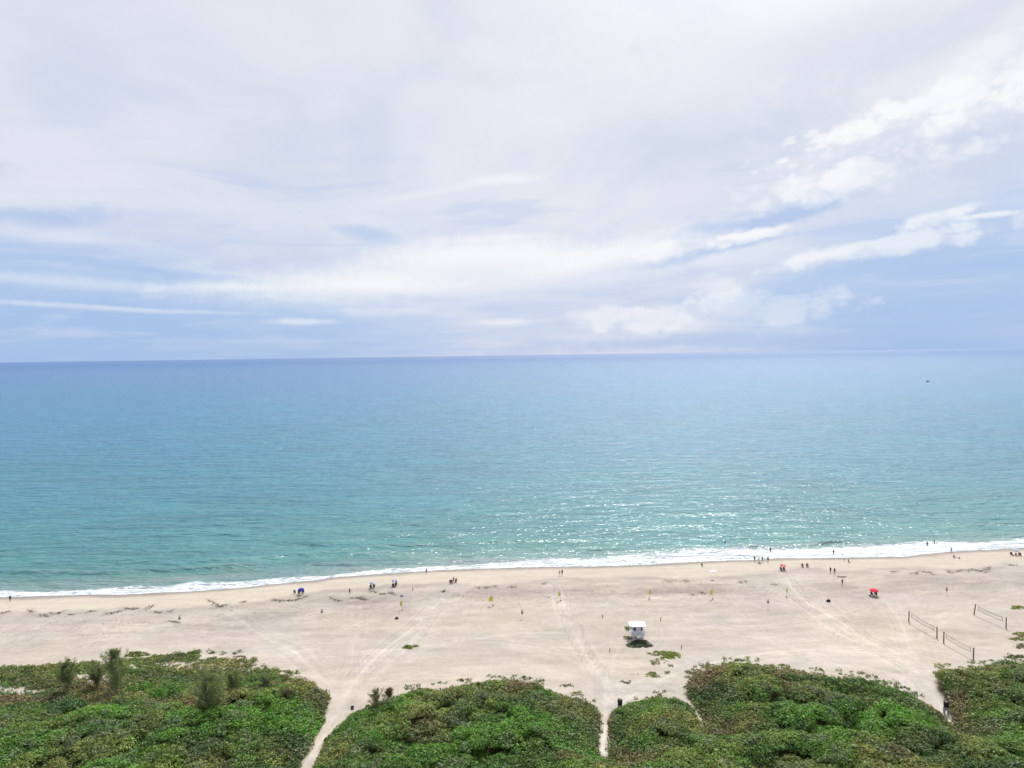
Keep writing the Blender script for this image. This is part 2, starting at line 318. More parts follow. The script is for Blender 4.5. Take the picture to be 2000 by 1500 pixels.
TR = [
 ([(575,1530),(605,1480),(645,1420),(655,1370),(640,1330),(590,1285),(520,1245),(450,1205),(400,1170)],1.0,.9),
 ([(645,1420),(662,1370),(655,1330),(610,1275),(540,1240),(400,1225),(200,1215)],.8,.7),
 ([(645,1420),(672,1360),(705,1310),(760,1260),(820,1215),(865,1170)],1.2,.9),
 ([(650,1410),(690,1350),(770,1290),(870,1255),(1000,1238),(1100,1235)],.9,.6),
 ([(645,1420),(668,1340),(690,1270),(706,1200),(700,1150)],.8,.5),
 ([(660,1390),(725,1330),(800,1262),(835,1200),(900,1160),(940,1130)],1.0,.7),
 ([(1179,1480),(1181,1440),(1182,1400),(1180,1345),(1160,1300),(1120,1235),(1100,1190),(1090,1130)],1.0,.95),
 ([(1182,1400),(1172,1330),(1145,1280),(1118,1215),(1105,1170)],.8,.7),
 ([(1182,1400),(1165,1320),(1100,1280),(1020,1262),(900,1250)],.8,.5),
 ([(1181,1390),(1186,1330),(1206,1270),(1212,1235),(1230,1210)],.6,.5),
 ([(1190,1390),(1250,1348),(1330,1310),(1430,1284),(1600,1266),(1750,1262)],1.0,.7),
 ([(1376,1432),(1362,1395),(1338,1355),(1290,1337),(1210,1352)],.8,.9),
 ([(1870,1432),(1848,1390),(1812,1332),(1760,1290),(1680,1240),(1600,1192),(1552,1160),(1528,1115)],1.3,.95),
 ([(1850,1395),(1805,1320),(1772,1260),(1758,1205),(1700,1150)],1.0,.6),
 ([(1850,1395),(1790,1312),(1720,1272),(1610,1225),(1560,1180),(1500,1150)],1.0,.7),
 ([(1840,1380),(1780,1330),(1700,1305),(1560,1292),(1420,1284)],1.0,.6),
 ([(1810,1330),(1670,1235),(1640,1180),(1570,1150)],.8,.6),
 ([(1790,1310),(1790,1240),(1850,1190),(1980,1150)],.8,.4),
 ([(1270,1270),(1300,1240),(1285,1215),(1255,1205),(1220,1215),(1208,1240)],.5,.5),
 ([(720,1330),(900,1290),(1050,1300),(1160,1330)],.8,.4),
 ([(470,1215),(350,1195),(160,1200),(0,1215)],.6,.4),
 ([(1560,1280),(1480,1240),(1440,1190),(1400,1120)],.6,.35),
 ([(640,1325),(560,1262),(430,1240),(250,1240),(60,1250)],.9,.5)]
base = np.array([.390,.348,.299])
C = np.empty(GX.shape+(3,)); C[:] = base
big = fbm(GX*.028, GY*.06, 21, 4); med = fbm(GX*.35, GY*.5, 33, 3); stria = fbm(GX*.11, GY*.5, 41, 5)
C *= (1+(big-.5)*.22+(med-.5)*.16+(stria-.5)*.30)[..., None]
warm = np.clip(fbm(GX*.05, GY*.08, 55, 3)*2-1, -1, 1)[..., None]; C *= 1+warm*np.array([.02,.0,-.05])
# smooth swash-side strip, damp margin
strip = sstep(15.5+4*(fbm(GX*.06, GY*0, 61, 3)-.5)*3, 12.5+4*(fbm(GX*.06, GY*0, 61, 3)-.5)*3, L)[..., None]
C = C*(1-strip)+np.array([.435,.390,.322])*strip*(1+(vnoise(GX*.1, GY*.5, 70)[..., None]-.5)*.12)
edge = np.exp(-((L-16-4*(fbm(GX*.06, GY*0, 61, 3)-.5)*3)/1.6)**2)[..., None]*(fbm(GX*.15, GY*.3, 88, 2)[..., None]); C *= 1-.22*edge
wet = sstep(4.2, .6, L+(fbm(GX*.12, GY*.3, 64, 3)-.5)*2.5)[..., None]; C = C*(1-wet*np.array([.44,.42,.38]))
# darker rough sand in the wrack zone
wz = np.exp(-((L-28)/8)**2)*sstep(.42, .66, fbm(GX*.045, GY*.12, 90, 4)); C *= (1-.20*wz)[..., None]*np.array([1,.985,.99])
for ex, ey, rx, ry, k in [(740,1190,75,16,.20),(700,1178,60,8,.12),(560,1185,70,6,.08),(1300,1155,170,6,.15),(1420,1150,60,6,.14),(180,1215,80,8,.10),(110,1232,80,7,.08),(1060,1155,90,5,.10),(1850,1130,120,6,.08),(1900,1165,90,14,.06),(920,1158,30,8,.08)]:
    m_ = np.exp(-(((PX-ex)/rx)**2+((PY-ey)/ry)**2))*(.5+fbm(GX*.25, GY*.5, 77, 3)); C *= (1-k*m_)[..., None]*(1-m_[..., None]*np.array([0,.02,.0]))
hf = vnoise(GX*1.5, GY*1.1, 97)*.6+vnoise(GX*2.3, GY*2.0, 98)*.4-.5; C *= (1+hf*(.06+.20*np.exp(-((L-30)/11)**2)))[..., None]
pinkish = sstep(.5, .7, fbm(GX*.03, GY*.07, 95, 3))[..., None]; C *= 1+pinkish*np.array([.0,-.025,.0])
RUT = np.zeros(GX.shape); LIGHT = np.zeros(GX.shape)
wob = (fbm(GX*.12, GY*.12, 101, 2)-.5)*2.2
for pts, wd, st_ in TR:
    d = seg_dist(GX+wob*.6, GY+wob*.6, smooth_pts(pts))
    LIGHT = np.maximum(LIGHT, st_*np.exp(-(d/(wd*2.4))**2)*.6)
    for off in (0.55, 1.05, 1.75): RUT = np.maximum(RUT, st_*np.exp(-((d-off*wd)/.28)**2))
LIGHT *= .55+.9*fbm(GX*.4, GY*.4, 107, 3); RUT *= .3+1.1*fbm(GX*.5, GY*.3, 109, 2)
act = sstep(16, 24, L)
C = C*(1+(LIGHT*.44*act)[..., None]*np.array([.96,1.03,1.08]))*(1-(RUT*.22*act)[..., None])
for _ in range(70):   # many faint single footpaths and tyre arcs
    x0 = random.uniform(-130, 130); y0 = random.uniform(128, 195); an = random.choice([random.uniform(-.5, .5), random.uniform(1, 2.1)]); ln = random.uniform(12, 50); cu = random.uniform(-.02, .02)
    pts = []; 
    for k in range(9): pts.append((x0, y0)); x0 += math.cos(an)*ln/8; y0 += math.sin(an)*ln/8; an += cu*ln/8
    bx = [p[0] for p in pts]; by = [p[1] for p in pts]
    i0, i1 = np.searchsorted(xs, [min(bx)-3, max(bx)+3]); j0, j1 = np.searchsorted(ys, [min(by)-3, max(by)+3])
    sl_ = (slice(j0, j1), slice(i0, i1)); d = seg_dist(GX[sl_], GY[sl_], pts); amp = random.uniform(-.09, .13)
    C[sl_] *= (1+amp*(np.exp(-(d/.4)**2)+np.exp(-((d-1.6)/.3)**2)*.6)*act[sl_])[..., None]
SW = [[(5,1197),(18,1194)],[(55,1190),(63,1198)],[(75,1202),(98,1203)],[(98,1197),(110,1199),(125,1194)],[(135,1200),(144,1201)],[(172,1196),(184,1193)],[(208,1199),(222,1197),(235,1194)],[(246,1189),(272,1189)],[(283,1190),(300,1183)],[(300,1196),(314,1196)],[(330,1196),(338,1192)],[(406,1171),(418,1180),(432,1184),(444,1181)],[(425,1186),(436,1184)],[(472,1177),(482,1175)],
 [(530,1170),(540,1174),(548,1175)],[(548,1174),(572,1173),(600,1165)],[(645,1166),(652,1172),(666,1173)],[(684,1168),(702,1168)],[(702,1166),(716,1171)],[(722,1155),(736,1158),(748,1161),(764,1157)],[(764,1157),(772,1163)],[(862,1156),(869,1155)],[(892,1162),(895,1162)],[(930,1147),(936,1149)],[(948,1148),(956,1149)],[(964,1145),(970,1146)],[(995,1147),(1008,1146)],[(1060,1140),(1070,1139)],
 [(1302,1134),(1308,1136)],[(1319,1135),(1323,1135)],[(1334,1134),(1345,1136)],[(1387,1134),(1394,1134)],[(1442,1138),(1448,1138)],[(1453,1136),(1458,1136)],[(1368,1158),(1376,1158)],[(1349,1162),(1355,1162)],[(1508,1141),(1514,1141)],[(1516,1142),(1519,1142)],
 [(1780,1120),(1794,1119)],[(1796,1115),(1806,1118)],[(1811,1115),(1818,1120)],[(1821,1121),(1825,1122)],[(1850,1115),(1861,1119)],[(1866,1116),(1880,1113)],[(1889,1116),(1894,1112),(1903,1113)],[(1907,1115),(1928,1117)],[(1924,1111),(1932,1115)],[(1928,1109),(1936,1109)],[(1971,1104),(1984,1104)],[(1740,1117),(1750,1117)],[(330,1213),(350,1216)],[(1480,1100),(1486,1101)]]
for ln_ in SW:
    p_ = np.array(ln_, float); X_, Y_ = atn(p_[:, 0], p_[:, 1]); i0, i1 = np.searchsorted(xs, [X_.min()-4, X_.max()+4]); j0, j1 = np.searchsorted(ys, [Y_.min()-4, Y_.max()+4]); q_ = (slice(j0, j1), slice(i0, i1))
    wb = (fbm(GX[q_]*.7, GY[q_]*.7, 131, 3)-.5)*2.6; d = seg_dist(GX[q_]+wb, GY[q_]+wb, list(zip(X_, Y_))); C[q_] *= (1-(.22*np.exp(-(d/.9)**2)*(.3+1.1*vnoise(GX[q_]*1.3, GY[q_]*1.3, 133))))[..., None]*np.array([1,1,1])
_cl = [([(648,1405),(608,1470),(576,1530)],1.2,3.),([(1181,1480),(1182,1395)],.75,3.5),([(1377,1434),(1362,1395),(1350,1372)],.6,3.5),([(1871,1433),(1858,1408),(1848,1388)],.6,3.5),([(1211,1388),(1212,1392)],.8,4.5),([(1850,1394),(1850,1398)],.6,4.),([(688,1392),(689,1394)],.5,3.)]
CLEAR = [(smooth_pts(a), b, c) for a, b, c in _cl]
def pathprox(x, y):
    d = np.full(x.shape, 99.)
    for a_, b_, c_ in CLEAR: d = np.minimum(d, seg_dist(x, y, a_))
    return sstep(1.5, 8, d)
PP = pathprox(GX, GY); RF = 1+.9*(PX < 560)
# ground below and behind the scrub: litter, lighter creamy sand at its margin
vm = vegmask(PX+(fbm(GX*.28, GY*.28, 611, 3)-.5)*34*PP*RF, PY-5*PP+(fbm(GX*.33, GY*.33, 613, 3)-.5)*15*PP*RF).astype(float)*sstep(50, 60, L); vm = np.where((GY < 78) | (np.abs(GX) > 175), (L > 78).astype(float), vm)
k = 2
sm = vm.copy()
for _ in range(3):
    sm[1:-1, 1:-1] = (sm[1:-1, 1:-1]*2+sm[:-2, 1:-1]+sm[2:, 1:-1]+sm[1:-1, :-2]+sm[1:-1, 2:])/6
mar = np.clip(sm*4, 0, 1)*(1-sm)
C = C*(1-mar[..., None]*.5)+np.array([.46,.41,.30])*mar[..., None]*.5
cov = sm*vegdens(PX, PY)**.7
lit = np.array([.085,.075,.045])*(1+(med[..., None]-.5)*1.2)
cover = np.clip(cov*1.6-.25+(med-.5)*.6, 0, 1)[..., None]
C = C*(1-cover)+lit*cover
rut_h = -(RUT*.09*act); GZ = GZ+rut_h+(fbm(GX*1.1, GY*1.1, 121, 2)-.5)*.10*act*(1-.4*LIGHT)
V = np.stack([GX, GY, GZ], -1).reshape(-1, 3)
me = npmesh('sand', V, gridquads(len(xs), len(ys)), C.reshape(-1, 3), True)
sm_ = bpy.data.materials.new('sand'); sm_.use_nodes = True; gs = G(sm_.node_tree); b = sm_.node_tree.nodes['Principled BSDF']
vc = gs.N.new('ShaderNodeVertexColor'); vc.layer_name = 'Col'; t_ = gs.N.new('ShaderNodeTexCoord'); oc = t_.outputs['Object']
nf = gs.noise(oc, 2.2, 6, .7); nl = gs.noise(oc, .35, 5, .6)
fac = gs.m('MULTIPLY', gs.lin(nf, .3, .7, .90, 1.09), gs.lin(nl, .3, .7, .95, 1.05))
cm = gs.N.new('ShaderNodeVectorMath'); cm.operation = 'SCALE'; gs.L.new(vc.outputs[0], cm.inputs[0]); gs.L.new(fac, cm.inputs['Scale'])
gs.L.new(cm.outputs[0], b.inputs['Base Color']); b.inputs['Roughness'].default_value = .95; b.inputs['Specular IOR Level'].default_value = .15
bp = gs.N.new('ShaderNodeBump'); bp.inputs['Strength'].default_value = .5; bp.inputs['Distance'].default_value = .12
gs.L.new(gs.noise(oc, 1.6, 5, .65), bp.inputs['Height']); gs.L.new(bp.outputs[0], b.inputs['Normal'])
tag(link('beach_sand', me, sm_), 'pale pinkish sand beach with tyre tracks between scrub and surf', None, None, 'structure')
# ------------------------------------------------------------------ OCEAN
off = np.concatenate([np.arange(-4, 60, .5), 60+np.geomspace(.6, 400, 150), 460+np.geomspace(8, 90000, 120)])
tt = np.linspace(-1, 1, 1301); tt = np.sign(tt)*(np.abs(tt)**1.0)
OX = np.empty((len(off), len(tt))); OY = np.empty_like(OX)
for j, o_ in enumerate(off):
    xx = tt*(330+max(o_, 0)*1.25); OX[j] = xx; kk = min(max((o_-300)/3000, 0), 1); kk = kk*kk*(3-2*kk); OY[j] = shore(xx)*(1-kk)+215*kk+o_
O = np.repeat(off[:, None], len(tt), 1)
fw = FW(OX); fw = np.where(OX > fox[-1], 14, np.where(OX < fox[0], 8, fw))
ph = (fbm(OX*.012, OX*0, 201, 2)-.5)
def crest(o0, amp, width, seed, thr):
    c = o0+ph*10+(fbm(OX*.035, OX*0, seed, 3)-.5)*9
    a = amp*sstep(thr, thr+.22, vnoise(OX*.022+seed*.37, OX*0, seed+1))
    d = O-c; return a*np.where(d < 0, np.exp(-(d/(width*.45))**2), np.exp(-(d/(width*1.6))**2))
OZ = np.zeros_like(OX)
_c = 21+(fbm(OX*.03, OX*0, 215, 3)-.5)*9; _a = .75*sstep(-20, -45, OX)*sstep(.30, .5, vnoise(OX*.045, OX*0, 216)); _d = O-_c; OZ += _a*np.where(_d < 0, np.exp(-(_d/1.1)**2), np.exp(-(_d/5)**2))
_xr, _yr = unproj(1628, 1061); _or = float(_yr-shore(_xr)); _d = O-_or-(OX-_xr)*.05; OZ += .95*np.exp(-((OX-_xr)/8.5)**2)*np.where(_d < 0, np.exp(-(_d/1.0)**2), np.exp(-(_d/4)**2))
_c = fw*1.02+(fbm(OX*.05, OX*0, 217, 3)-.5)*5; _a = .7*sstep(60, 78, OX)*sstep(.38, .6, vnoise(OX*.05, OX*0, 218)); _d = O-_c; OZ += _a*np.where(_d < 0, np.exp(-(_d/1.1)**2), np.exp(-(_d/4)**2))
for o0, am, wd, sd_, th in [(10,.35,2.2,210,.40),(27,.55,3.0,230,.45),(41,.42,3.6,240,.5),(60,.32,4.5,250,.5),(85,.3,6,260,.45),(118,.3,7,270,.45),(160,.28,8,280,.45),(215,.28,9,290,.45)]:
    OZ += crest(o0, am, wd, sd_, th)
chop = (fbm(OX*.35+OY*.05, OY*.75, 300, 3)-.5)*.42+(fbm(OX*.09, OY*.22, 310, 3)-.5)*.5
damp = sstep(-2, 14, O)*(1-sstep(300, 700, O))
OZ = OZ*sstep(2, 7, O)+chop*damp*.8
OZ -= .03*np.clip(O-50, 0, 1)*0
OZ = np.where(O < 0, OZ*0+.0, OZ)
# swash front: thin sheet that climbs the sand slightly
foam = sstep(1.15, .55, O/np.maximum(fw, 4))
foam = np.where(O < 0, 1, foam)
rightveil = np.exp(-((OX-115)/38)**2)*sstep(26, 8, O)
V = np.stack([OX, OY, OZ+.0], -1).reshape(-1, 3)
cols = np.stack([foam, np.clip(OZ*.8+.5, 0, 1), np.clip(rightveil, 0, 1)], -1).reshape(-1, 3)
me = npmesh('sea', V, gridquads(len(tt), len(off)), cols, True)
at_ = me.attributes.new('offshore', 'FLOAT', 'POINT'); at_.data.foreach_set('value', O.astype(np.float32).ravel())
wm = bpy.data.materials.new('sea_water'); wm.use_nodes = True; gs = G(wm.node_tree); b = wm.node_tree.nodes['Principled BSDF']
t_ = gs.N.new('ShaderNodeTexCoord'); oc = t_.outputs['Object']; so_ = gs.N.new('ShaderNodeSeparateXYZ'); gs.L.new(oc, so_.inputs[0])
oa = gs.N.new('ShaderNodeAttribute'); oa.attribute_name = 'offshore'; O_ = oa.outputs['Fac']
fc = gs.N.new('ShaderNodeAttribute'); fc.attribute_name = 'Col'; fs = gs.N.new('ShaderNodeSeparateXYZ'); gs.L.new(fc.outputs['Vector'], fs.inputs[0])
lo = gs.m('LOGARITHM', gs.m('ADD', gs.m('MAXIMUM', O_, 0.), 6.), 10.)
big_n = gs.noise(gs.xyz(gs.m('MULTIPLY', so_.outputs[0], .006), gs.m('MULTIPLY', so_.outputs[1], .012)), 1., 5, .6)
lo2 = gs.m('ADD', lo, gs.m('MULTIPLY', gs.m('SUBTRACT', big_n, .5), .7))
rp = gs.N.new('ShaderNodeValToRGB'); gs.L.new(gs.lin(lo2, .8, 4.6), rp.inputs[0]); cr = rp.color_ramp
def lp(m_): return (math.log10(m_+6)-.8)/3.8
stops = [(0,(.22,.27,.27)),(9,(.13,.235,.225)),(24,(.045,.205,.200)),(70,(.028,.185,.215)),(220,(.024,.172,.255)),(700,(.024,.165,.295)),(2500,(.022,.140,.31)),(20000,(.012,.095,.29))]
cr.elements[0].position = max(0, lp(stops[0][0])); cr.elements[0].color = (*stops[0][1], 1); cr.elements[1].position = 1; cr.elements[1].color = (*stops[-1][1], 1)
for m_, c_ in stops[1:-1]: e_ = cr.elements.new(lp(m_)); e_.color = (*c_, 1)
patch = gs.noise(gs.xyz(gs.m('MULTIPLY', so_.outputs[0], .05), gs.m('MULTIPLY', so_.outputs[1], .16)), 1., 6, .65)
swl = gs.noise(gs.xyz(gs.m('MULTIPLY', so_.outputs[0], .012), gs.m('MULTIPLY', so_.outputs[1], .11)), 1., 5, .6, .2)
wc = gs.mix(gs.ss(patch, .42, .70), rp.outputs[0], gs.mix(1., rp.outputs[0], (.72,.86,.95), 'MULTIPLY'))
gr = gs.noise(gs.xyz(gs.m('MULTIPLY', so_.outputs[0], .012), gs.m('MULTIPLY', so_.outputs[1], .022)), 1., 13, .86, 0.)
wc = gs.mix(1., wc, gs.mix(gs.ss(gr, .38, .62), (.84,.88,.90), (1.14,1.11,1.09)), 'MULTIPLY')  # ripple light and shade painted into the water colour as noise
wc = gs.mix(gs.m('MULTIPLY', gs.ss(swl, .50, .36), gs.ss(O_, 900., 60.)), wc, gs.mix(1., wc, (.70,.84,.86), 'MULTIPLY'))  # darker swell lines: wave-face shade painted into the water colour
# suspended sand in the shallows
murk = gs.m('MULTIPLY', gs.ss(O_, 24., 4.), gs.ss(gs.noise(gs.xyz(gs.m('MULTIPLY', so_.outputs[0], .04), gs.m('MULTIPLY', so_.outputs[1], .16)), 1., 4, .6), .42, .62))
wc = gs.mix(gs.m('MULTIPLY', murk, .6), wc, (.24,.27,.28))
# foam
fnv = gs.xyz(gs.m('MULTIPLY', so_.outputs[0], .45), gs.m('MULTIPLY', so_.outputs[1], 1.1))
fn = gs.noise(fnv, 1., 8, .72, .6); fn2 = gs.noise(gs.xyz(gs.m('MULTIPLY', so_.outputs[0], .10), gs.m('MULTIPLY', so_.outputs[1], .5)), 1., 5, .6)
vor = gs.N.new('ShaderNodeTexVoronoi'); vor.feature = 'DISTANCE_TO_EDGE'; gs.L.new(gs.xyz(gs.m('MULTIPLY', so_.outputs[0], .5), gs.m('MULTIPLY', so_.outputs[1], .9), gs.m('MULTIPLY', fn, 1.6)), vor.inputs['Vector']); vor.inputs['Scale'].default_value = 1.
lace = gs.ss(vor.outputs['Distance'], .22, .02)
fm = gs.m('ADD', gs.m('MULTIPLY', fs.outputs[0], .80), gs.m('ADD', gs.m('MULTIPLY', gs.m('SUBTRACT', fn, .5), 1.9), gs.m('MULTIPLY', gs.m('SUBTRACT', fn2, .5), 1.5)))
fm = gs.m('ADD', fm, gs.m('MULTIPLY', lace, .14))
fm = gs.m('ADD', fm, gs.m('MULTIPLY', fs.outputs[2], .25))
fmask = gs.ss(fm, .53, .90)
# small breaking caps
cap = gs.m('MULTIPLY', gs.ss(fs.outputs[1], .94, 1.15), gs.ss(fn, .46, .6)); cap = gs.m('MULTIPLY', cap, gs.ss(O_, 50., 20.))
fmask = gs.m('MAXIMUM', fmask, gs.m('MULTIPLY', cap, .8))
bc = gs.mix(fmask, wc, gs.mix(gs.ss(fn, .35, .6), (.46,.53,.56), (.70,.70,.74))); gs.L.new(bc, b.inputs['Base Color'])
b.inputs['Roughness'].default_value = .9; b.inputs['Specular IOR Level'].default_value = 0.
# ripples: three bands, along-shore crests
r1 = gs.noise(gs.xyz(gs.m('MULTIPLY', so_.outputs[0], .09), gs.m('MULTIPLY', so_.outputs[1], .36)), 1., 4, .6, .3)
r2 = gs.noise(gs.xyz(gs.m('MULTIPLY', so_.outputs[0], .6), gs.m('MULTIPLY', so_.outputs[1], 1.6)), 1., 5, .62, .3)
r3 = gs.noise(oc, 4.5, 3, .6)
r0 = gs.noise(gs.xyz(gs.m('MULTIPLY', so_.outputs[0], .035), gs.m('MULTIPLY', so_.outputs[1], .12)), 1., 3, .55, .3)
hh = gs.m('ADD', gs.m('ADD', gs.m('ADD', gs.m('MULTIPLY', r0, 2.4), gs.m('MULTIPLY', r1, 1.35)), gs.m('MULTIPLY', r2, .26)), gs.m('MULTIPLY', r3, .04))
bp = gs.N.new('ShaderNodeBump'); bp.inputs['Strength'].default_value = 1.0; bp.inputs['Distance'].default_value = 1.5
gs.L.new(hh, bp.inputs['Height']); gs.L.new(bp.outputs[0], b.inputs['Normal'])
g1 = gs.noise(gs.xyz(gs.m('MULTIPLY', so_.outputs[0], .62), gs.m('MULTIPLY', so_.outputs[1], 1.0)), 1., 1.5, .5, 0.); g0 = gs.noise(gs.xyz(gs.m('MULTIPLY', so_.outputs[0], .06), gs.m('MULTIPLY', so_.outputs[1], .15)), 1., 2, .5, 0.)
bg2 = gs.N.new('ShaderNodeBump'); bg2.inputs['Strength'].default_value = 1.0; bg2.inputs['Distance'].default_value = 1.0; gs.L.new(gs.m('ADD', gs.m('MULTIPLY', g1, .56), gs.m('MULTIPLY', g0, 2.2)), bg2.inputs['Height'])
nofoam = gs.lin(fmask, 0, 1, 1., .08)
gl = gs.N.new('ShaderNodeBsdfGlossy'); gl.inputs['Roughness'].default_value = .30; gs.L.new(bp.outputs[0], gl.inputs['Normal'])
fr = gs.N.new('ShaderNodeFresnel'); fr.inputs['IOR'].default_value = 1.333; gs.L.new(bp.outputs[0], fr.inputs['Normal'])
kf = gs.m('MULTIPLY', gs.m('MULTIPLY', gs.m('MINIMUM', fr.outputs[0], .55), nofoam), gs.lin(gs.ss(O_, 9000., 300.), 0., 1., .58, .85))
m1 = gs.N.new('ShaderNodeMixShader'); gs.L.new(kf, m1.inputs[0]); gs.L.new(b.outputs[0], m1.inputs[1]); gs.L.new(gl.outputs[0], m1.inputs[2])
# steep small facets: sun glitter
gg = gs.N.new('ShaderNodeBsdfGlossy'); gg.inputs['Roughness'].default_value = .17; gs.L.new(bg2.outputs[0], gg.inputs['Normal'])
m2 = gs.N.new('ShaderNodeMixShader'); gs.L.new(gs.m('MULTIPLY', nofoam, .038), m2.inputs[0]); gs.L.new(m1.outputs[0], m2.inputs[1]); gs.L.new(gg.outputs[0], m2.inputs[2])
gs.L.new(m2.outputs[0], gs.N['Material Output'].inputs['Surface'])
tag(link('sea', me, wm), 'turquoise sea with white foam along the beach', None, None, 'structure')
#==REST==
# ------------------------------------------------------------------ SCRUB
OLIVE = np.array([.195,.215,.065]); GREEN = np.array([.115,.185,.045]); BRIGHT = np.array([.120,.255,.038]); DARK = np.array([.055,.105,.035]); BROWN = np.array([.235,.175,.100]); YEL = np.array([.27,.26,.10]); GREY = np.array([.13,.145,.095])
ZONES = [(500,1430,150,24,BRIGHT,.9),(190,1410,60,22,BRIGHT,.9),(340,1455,150,30,BRIGHT,.75),(90,1490,120,40,BRIGHT,.4),(1020,1450,70,28,BRIGHT,.9),(1700,1440,130,30,BRIGHT,.95),(560,1408,60,18,BRIGHT,.7),(900,1482,120,25,BRIGHT,.75),(1130,1485,80,16,BRIGHT,.6),(775,1382,60,12,BRIGHT,.7),
 (330,1345,60,20,BRIGHT,.45),(270,1338,30,12,BRIGHT,.6),(1240,1400,60,20,GREEN,.8),(1660,1470,200,20,BRIGHT,.5),(1960,1345,60,14,BRIGHT,.45),(980,1334,90,8,BROWN,.9),(1060,1355,60,8,BROWN,.6),(830,1353,60,8,BROWN,.85),(1290,1363,60,8,BROWN,.9),(1375,1335,45,26,BROWN,.85),(1450,1310,60,14,OLIVE,.8),(1540,1318,90,12,BROWN,.7),(1195,1425,8,50,BROWN,.8),(1170,1440,5,40,BROWN,.6),
 (60,1366,110,9,BROWN,.8),(170,1350,70,12,BROWN,.5),(385,1400,45,14,BROWN,.9),(600,1345,30,18,BROWN,.7),(1700,1335,90,8,OLIVE,.7),(1560,1345,60,16,BROWN,.5),(1875,1390,25,30,BROWN,.6),(1900,1312,60,14,OLIVE,.7),(300,1292,330,16,YEL,.30),(200,1335,160,14,BROWN,.45),(455,1300,60,16,YEL,.7),(310,1282,60,9,YEL,.45),(120,1272,120,8,YEL,.35),(1870,1310,40,10,YEL,.35),
 (130,1385,40,14,DARK,.8),(860,1400,50,14,DARK,.5),(1575,1362,40,16,DARK,.6),(1560,1420,90,20,DARK,.4),(80,1300,100,16,OLIVE,.6),(400,1430,60,10,DARK,.5),(700,1440,60,20,DARK,.35),(1480,1470,120,20,DARK,.45),(1320,1460,80,20,OLIVE,.4),(1900,1450,120,25,DARK,.3),(1620,1400,120,12,OLIVE,.6),(1100,1400,60,16,OLIVE,.5),(950,1390,80,14,OLIVE,.5)]
def zonecol(px, py, x, y):
    n = fbm(x*.10, y*.10, 401, 4); n2 = fbm(x*.22+9, y*.22, 403, 3); n3 = fbm(x*.05, y*.05, 407, 3)
    c = GREEN[None]*np.ones((len(px), 1))
    def bl(c, t, k): k = np.clip(k, 0, 1)[:, None]; return c*(1-k)+t*k
    c = bl(c, OLIVE, sstep(.42, .58, n)); c = bl(c, DARK, sstep(.56, .70, n2)*.7); c = bl(c, BRIGHT, sstep(.60, .72, n3)*sstep(1380, 1420, py)*.6)
    c = bl(c, BROWN, sstep(.60, .70, fbm(x*.15, y*.15, 409, 3))*sstep(1420, 1370, py)*.7)
    wx = (n2-.5)*1.2; wy = (n-.5)*1.2
    for zx, zy, rx, ry, t, k in ZONES:
        d = np.sqrt(((px-zx)/rx+wx)**2+((py-zy)/ry+wy)**2); c = bl(c, t, k*sstep(1.15, .65, d))
    return c
def canopy(x, y):
    Lh = shore(x)-y
    low = .30+.75*sstep(62, 92, Lh)
    m = fbm(x*.10, y*.12, 501, 3)
    xw = x+(fbm(x*.5, y*.5, 511, 2)-.5)*1.6; yw = y+(fbm(x*.5, y*.5, 513, 2)-.5)*1.6
    d1, i1 = worley(xw, yw, 5.4, 521); d2, i2 = worley(xw, yw, 1.9, 531)
    dome = np.sqrt(np.maximum(0, 1-d1**2*1.15))*(.5+.9*i1); dome2 = np.sqrt(np.maximum(0, 1-d2**2*1.2))*(.4+.8*i2)
    return np.maximum(.08, low*(.1+.7*m+2.5*dome*sstep(60, 84, Lh)+.8*dome2)), i1, i2
def leaves(cx, cy, cz, rad, cols, per, size, flat=.75, up=.25):
    """diamond leaf faces over small domes; returns verts, quads, colours"""
    n = len(cx); N_ = n*per
    th = RNG.uniform(0, 2*np.pi, N_); zz = RNG.uniform(-.15, 1, N_); rr = np.sqrt(np.maximum(0, 1-zz*zz))
    D = np.stack([rr*np.cos(th), rr*np.sin(th), zz], -1)
    rp_ = np.repeat(rad, per); C0 = np.stack([np.repeat(cx, per), np.repeat(cy, per), np.repeat(cz, per)], -1)
    P0 = C0+D*rp_[:, None]*np.array([1, 1, flat])*RNG.uniform(.65, 1.1, N_)[:, None]
    nr = D+RNG.normal(0, .36, (N_, 3))+np.array([0, 0, up]); nr /= np.linalg.norm(nr, axis=1)[:, None]
    a = np.cross(nr, RNG.normal(0, 1, (N_, 3))); a /= np.linalg.norm(a, axis=1)[:, None]+1e-9; bb = np.cross(nr, a); size = size if np.isscalar(size) else size
    s1 = size*RNG.uniform(.6, 1.3, N_)[:, None]; s2 = s1*RNG.uniform(.45, .75, N_)[:, None]
    Vv = np.stack([P0-a*s1, P0-bb*s2+nr*s1*.12, P0+a*s1, P0+bb*s2+nr*s1*.12], 1).reshape(-1, 3)
    cc = np.repeat(cols, per, 0)*RNG.uniform(.84, 1.2, (N_, 1))*(1+RNG.normal(0, .06, (N_, 3)))
    hl = (RNG.random(N_) < .06)[:, None]; cc = np.where(hl, cc*1.45, cc)  # a random few leaves coloured brighter as painted highlights
    return Vv, np.arange(N_*4).reshape(-1, 4), np.repeat(np.clip(cc, .01, .7), 4, 0)
LEAF = leafmat('scrub_leaves', .32)
TREEZONE = [(405,1396,40,14),(225,1345,26,10),(130,1345,22,9)]
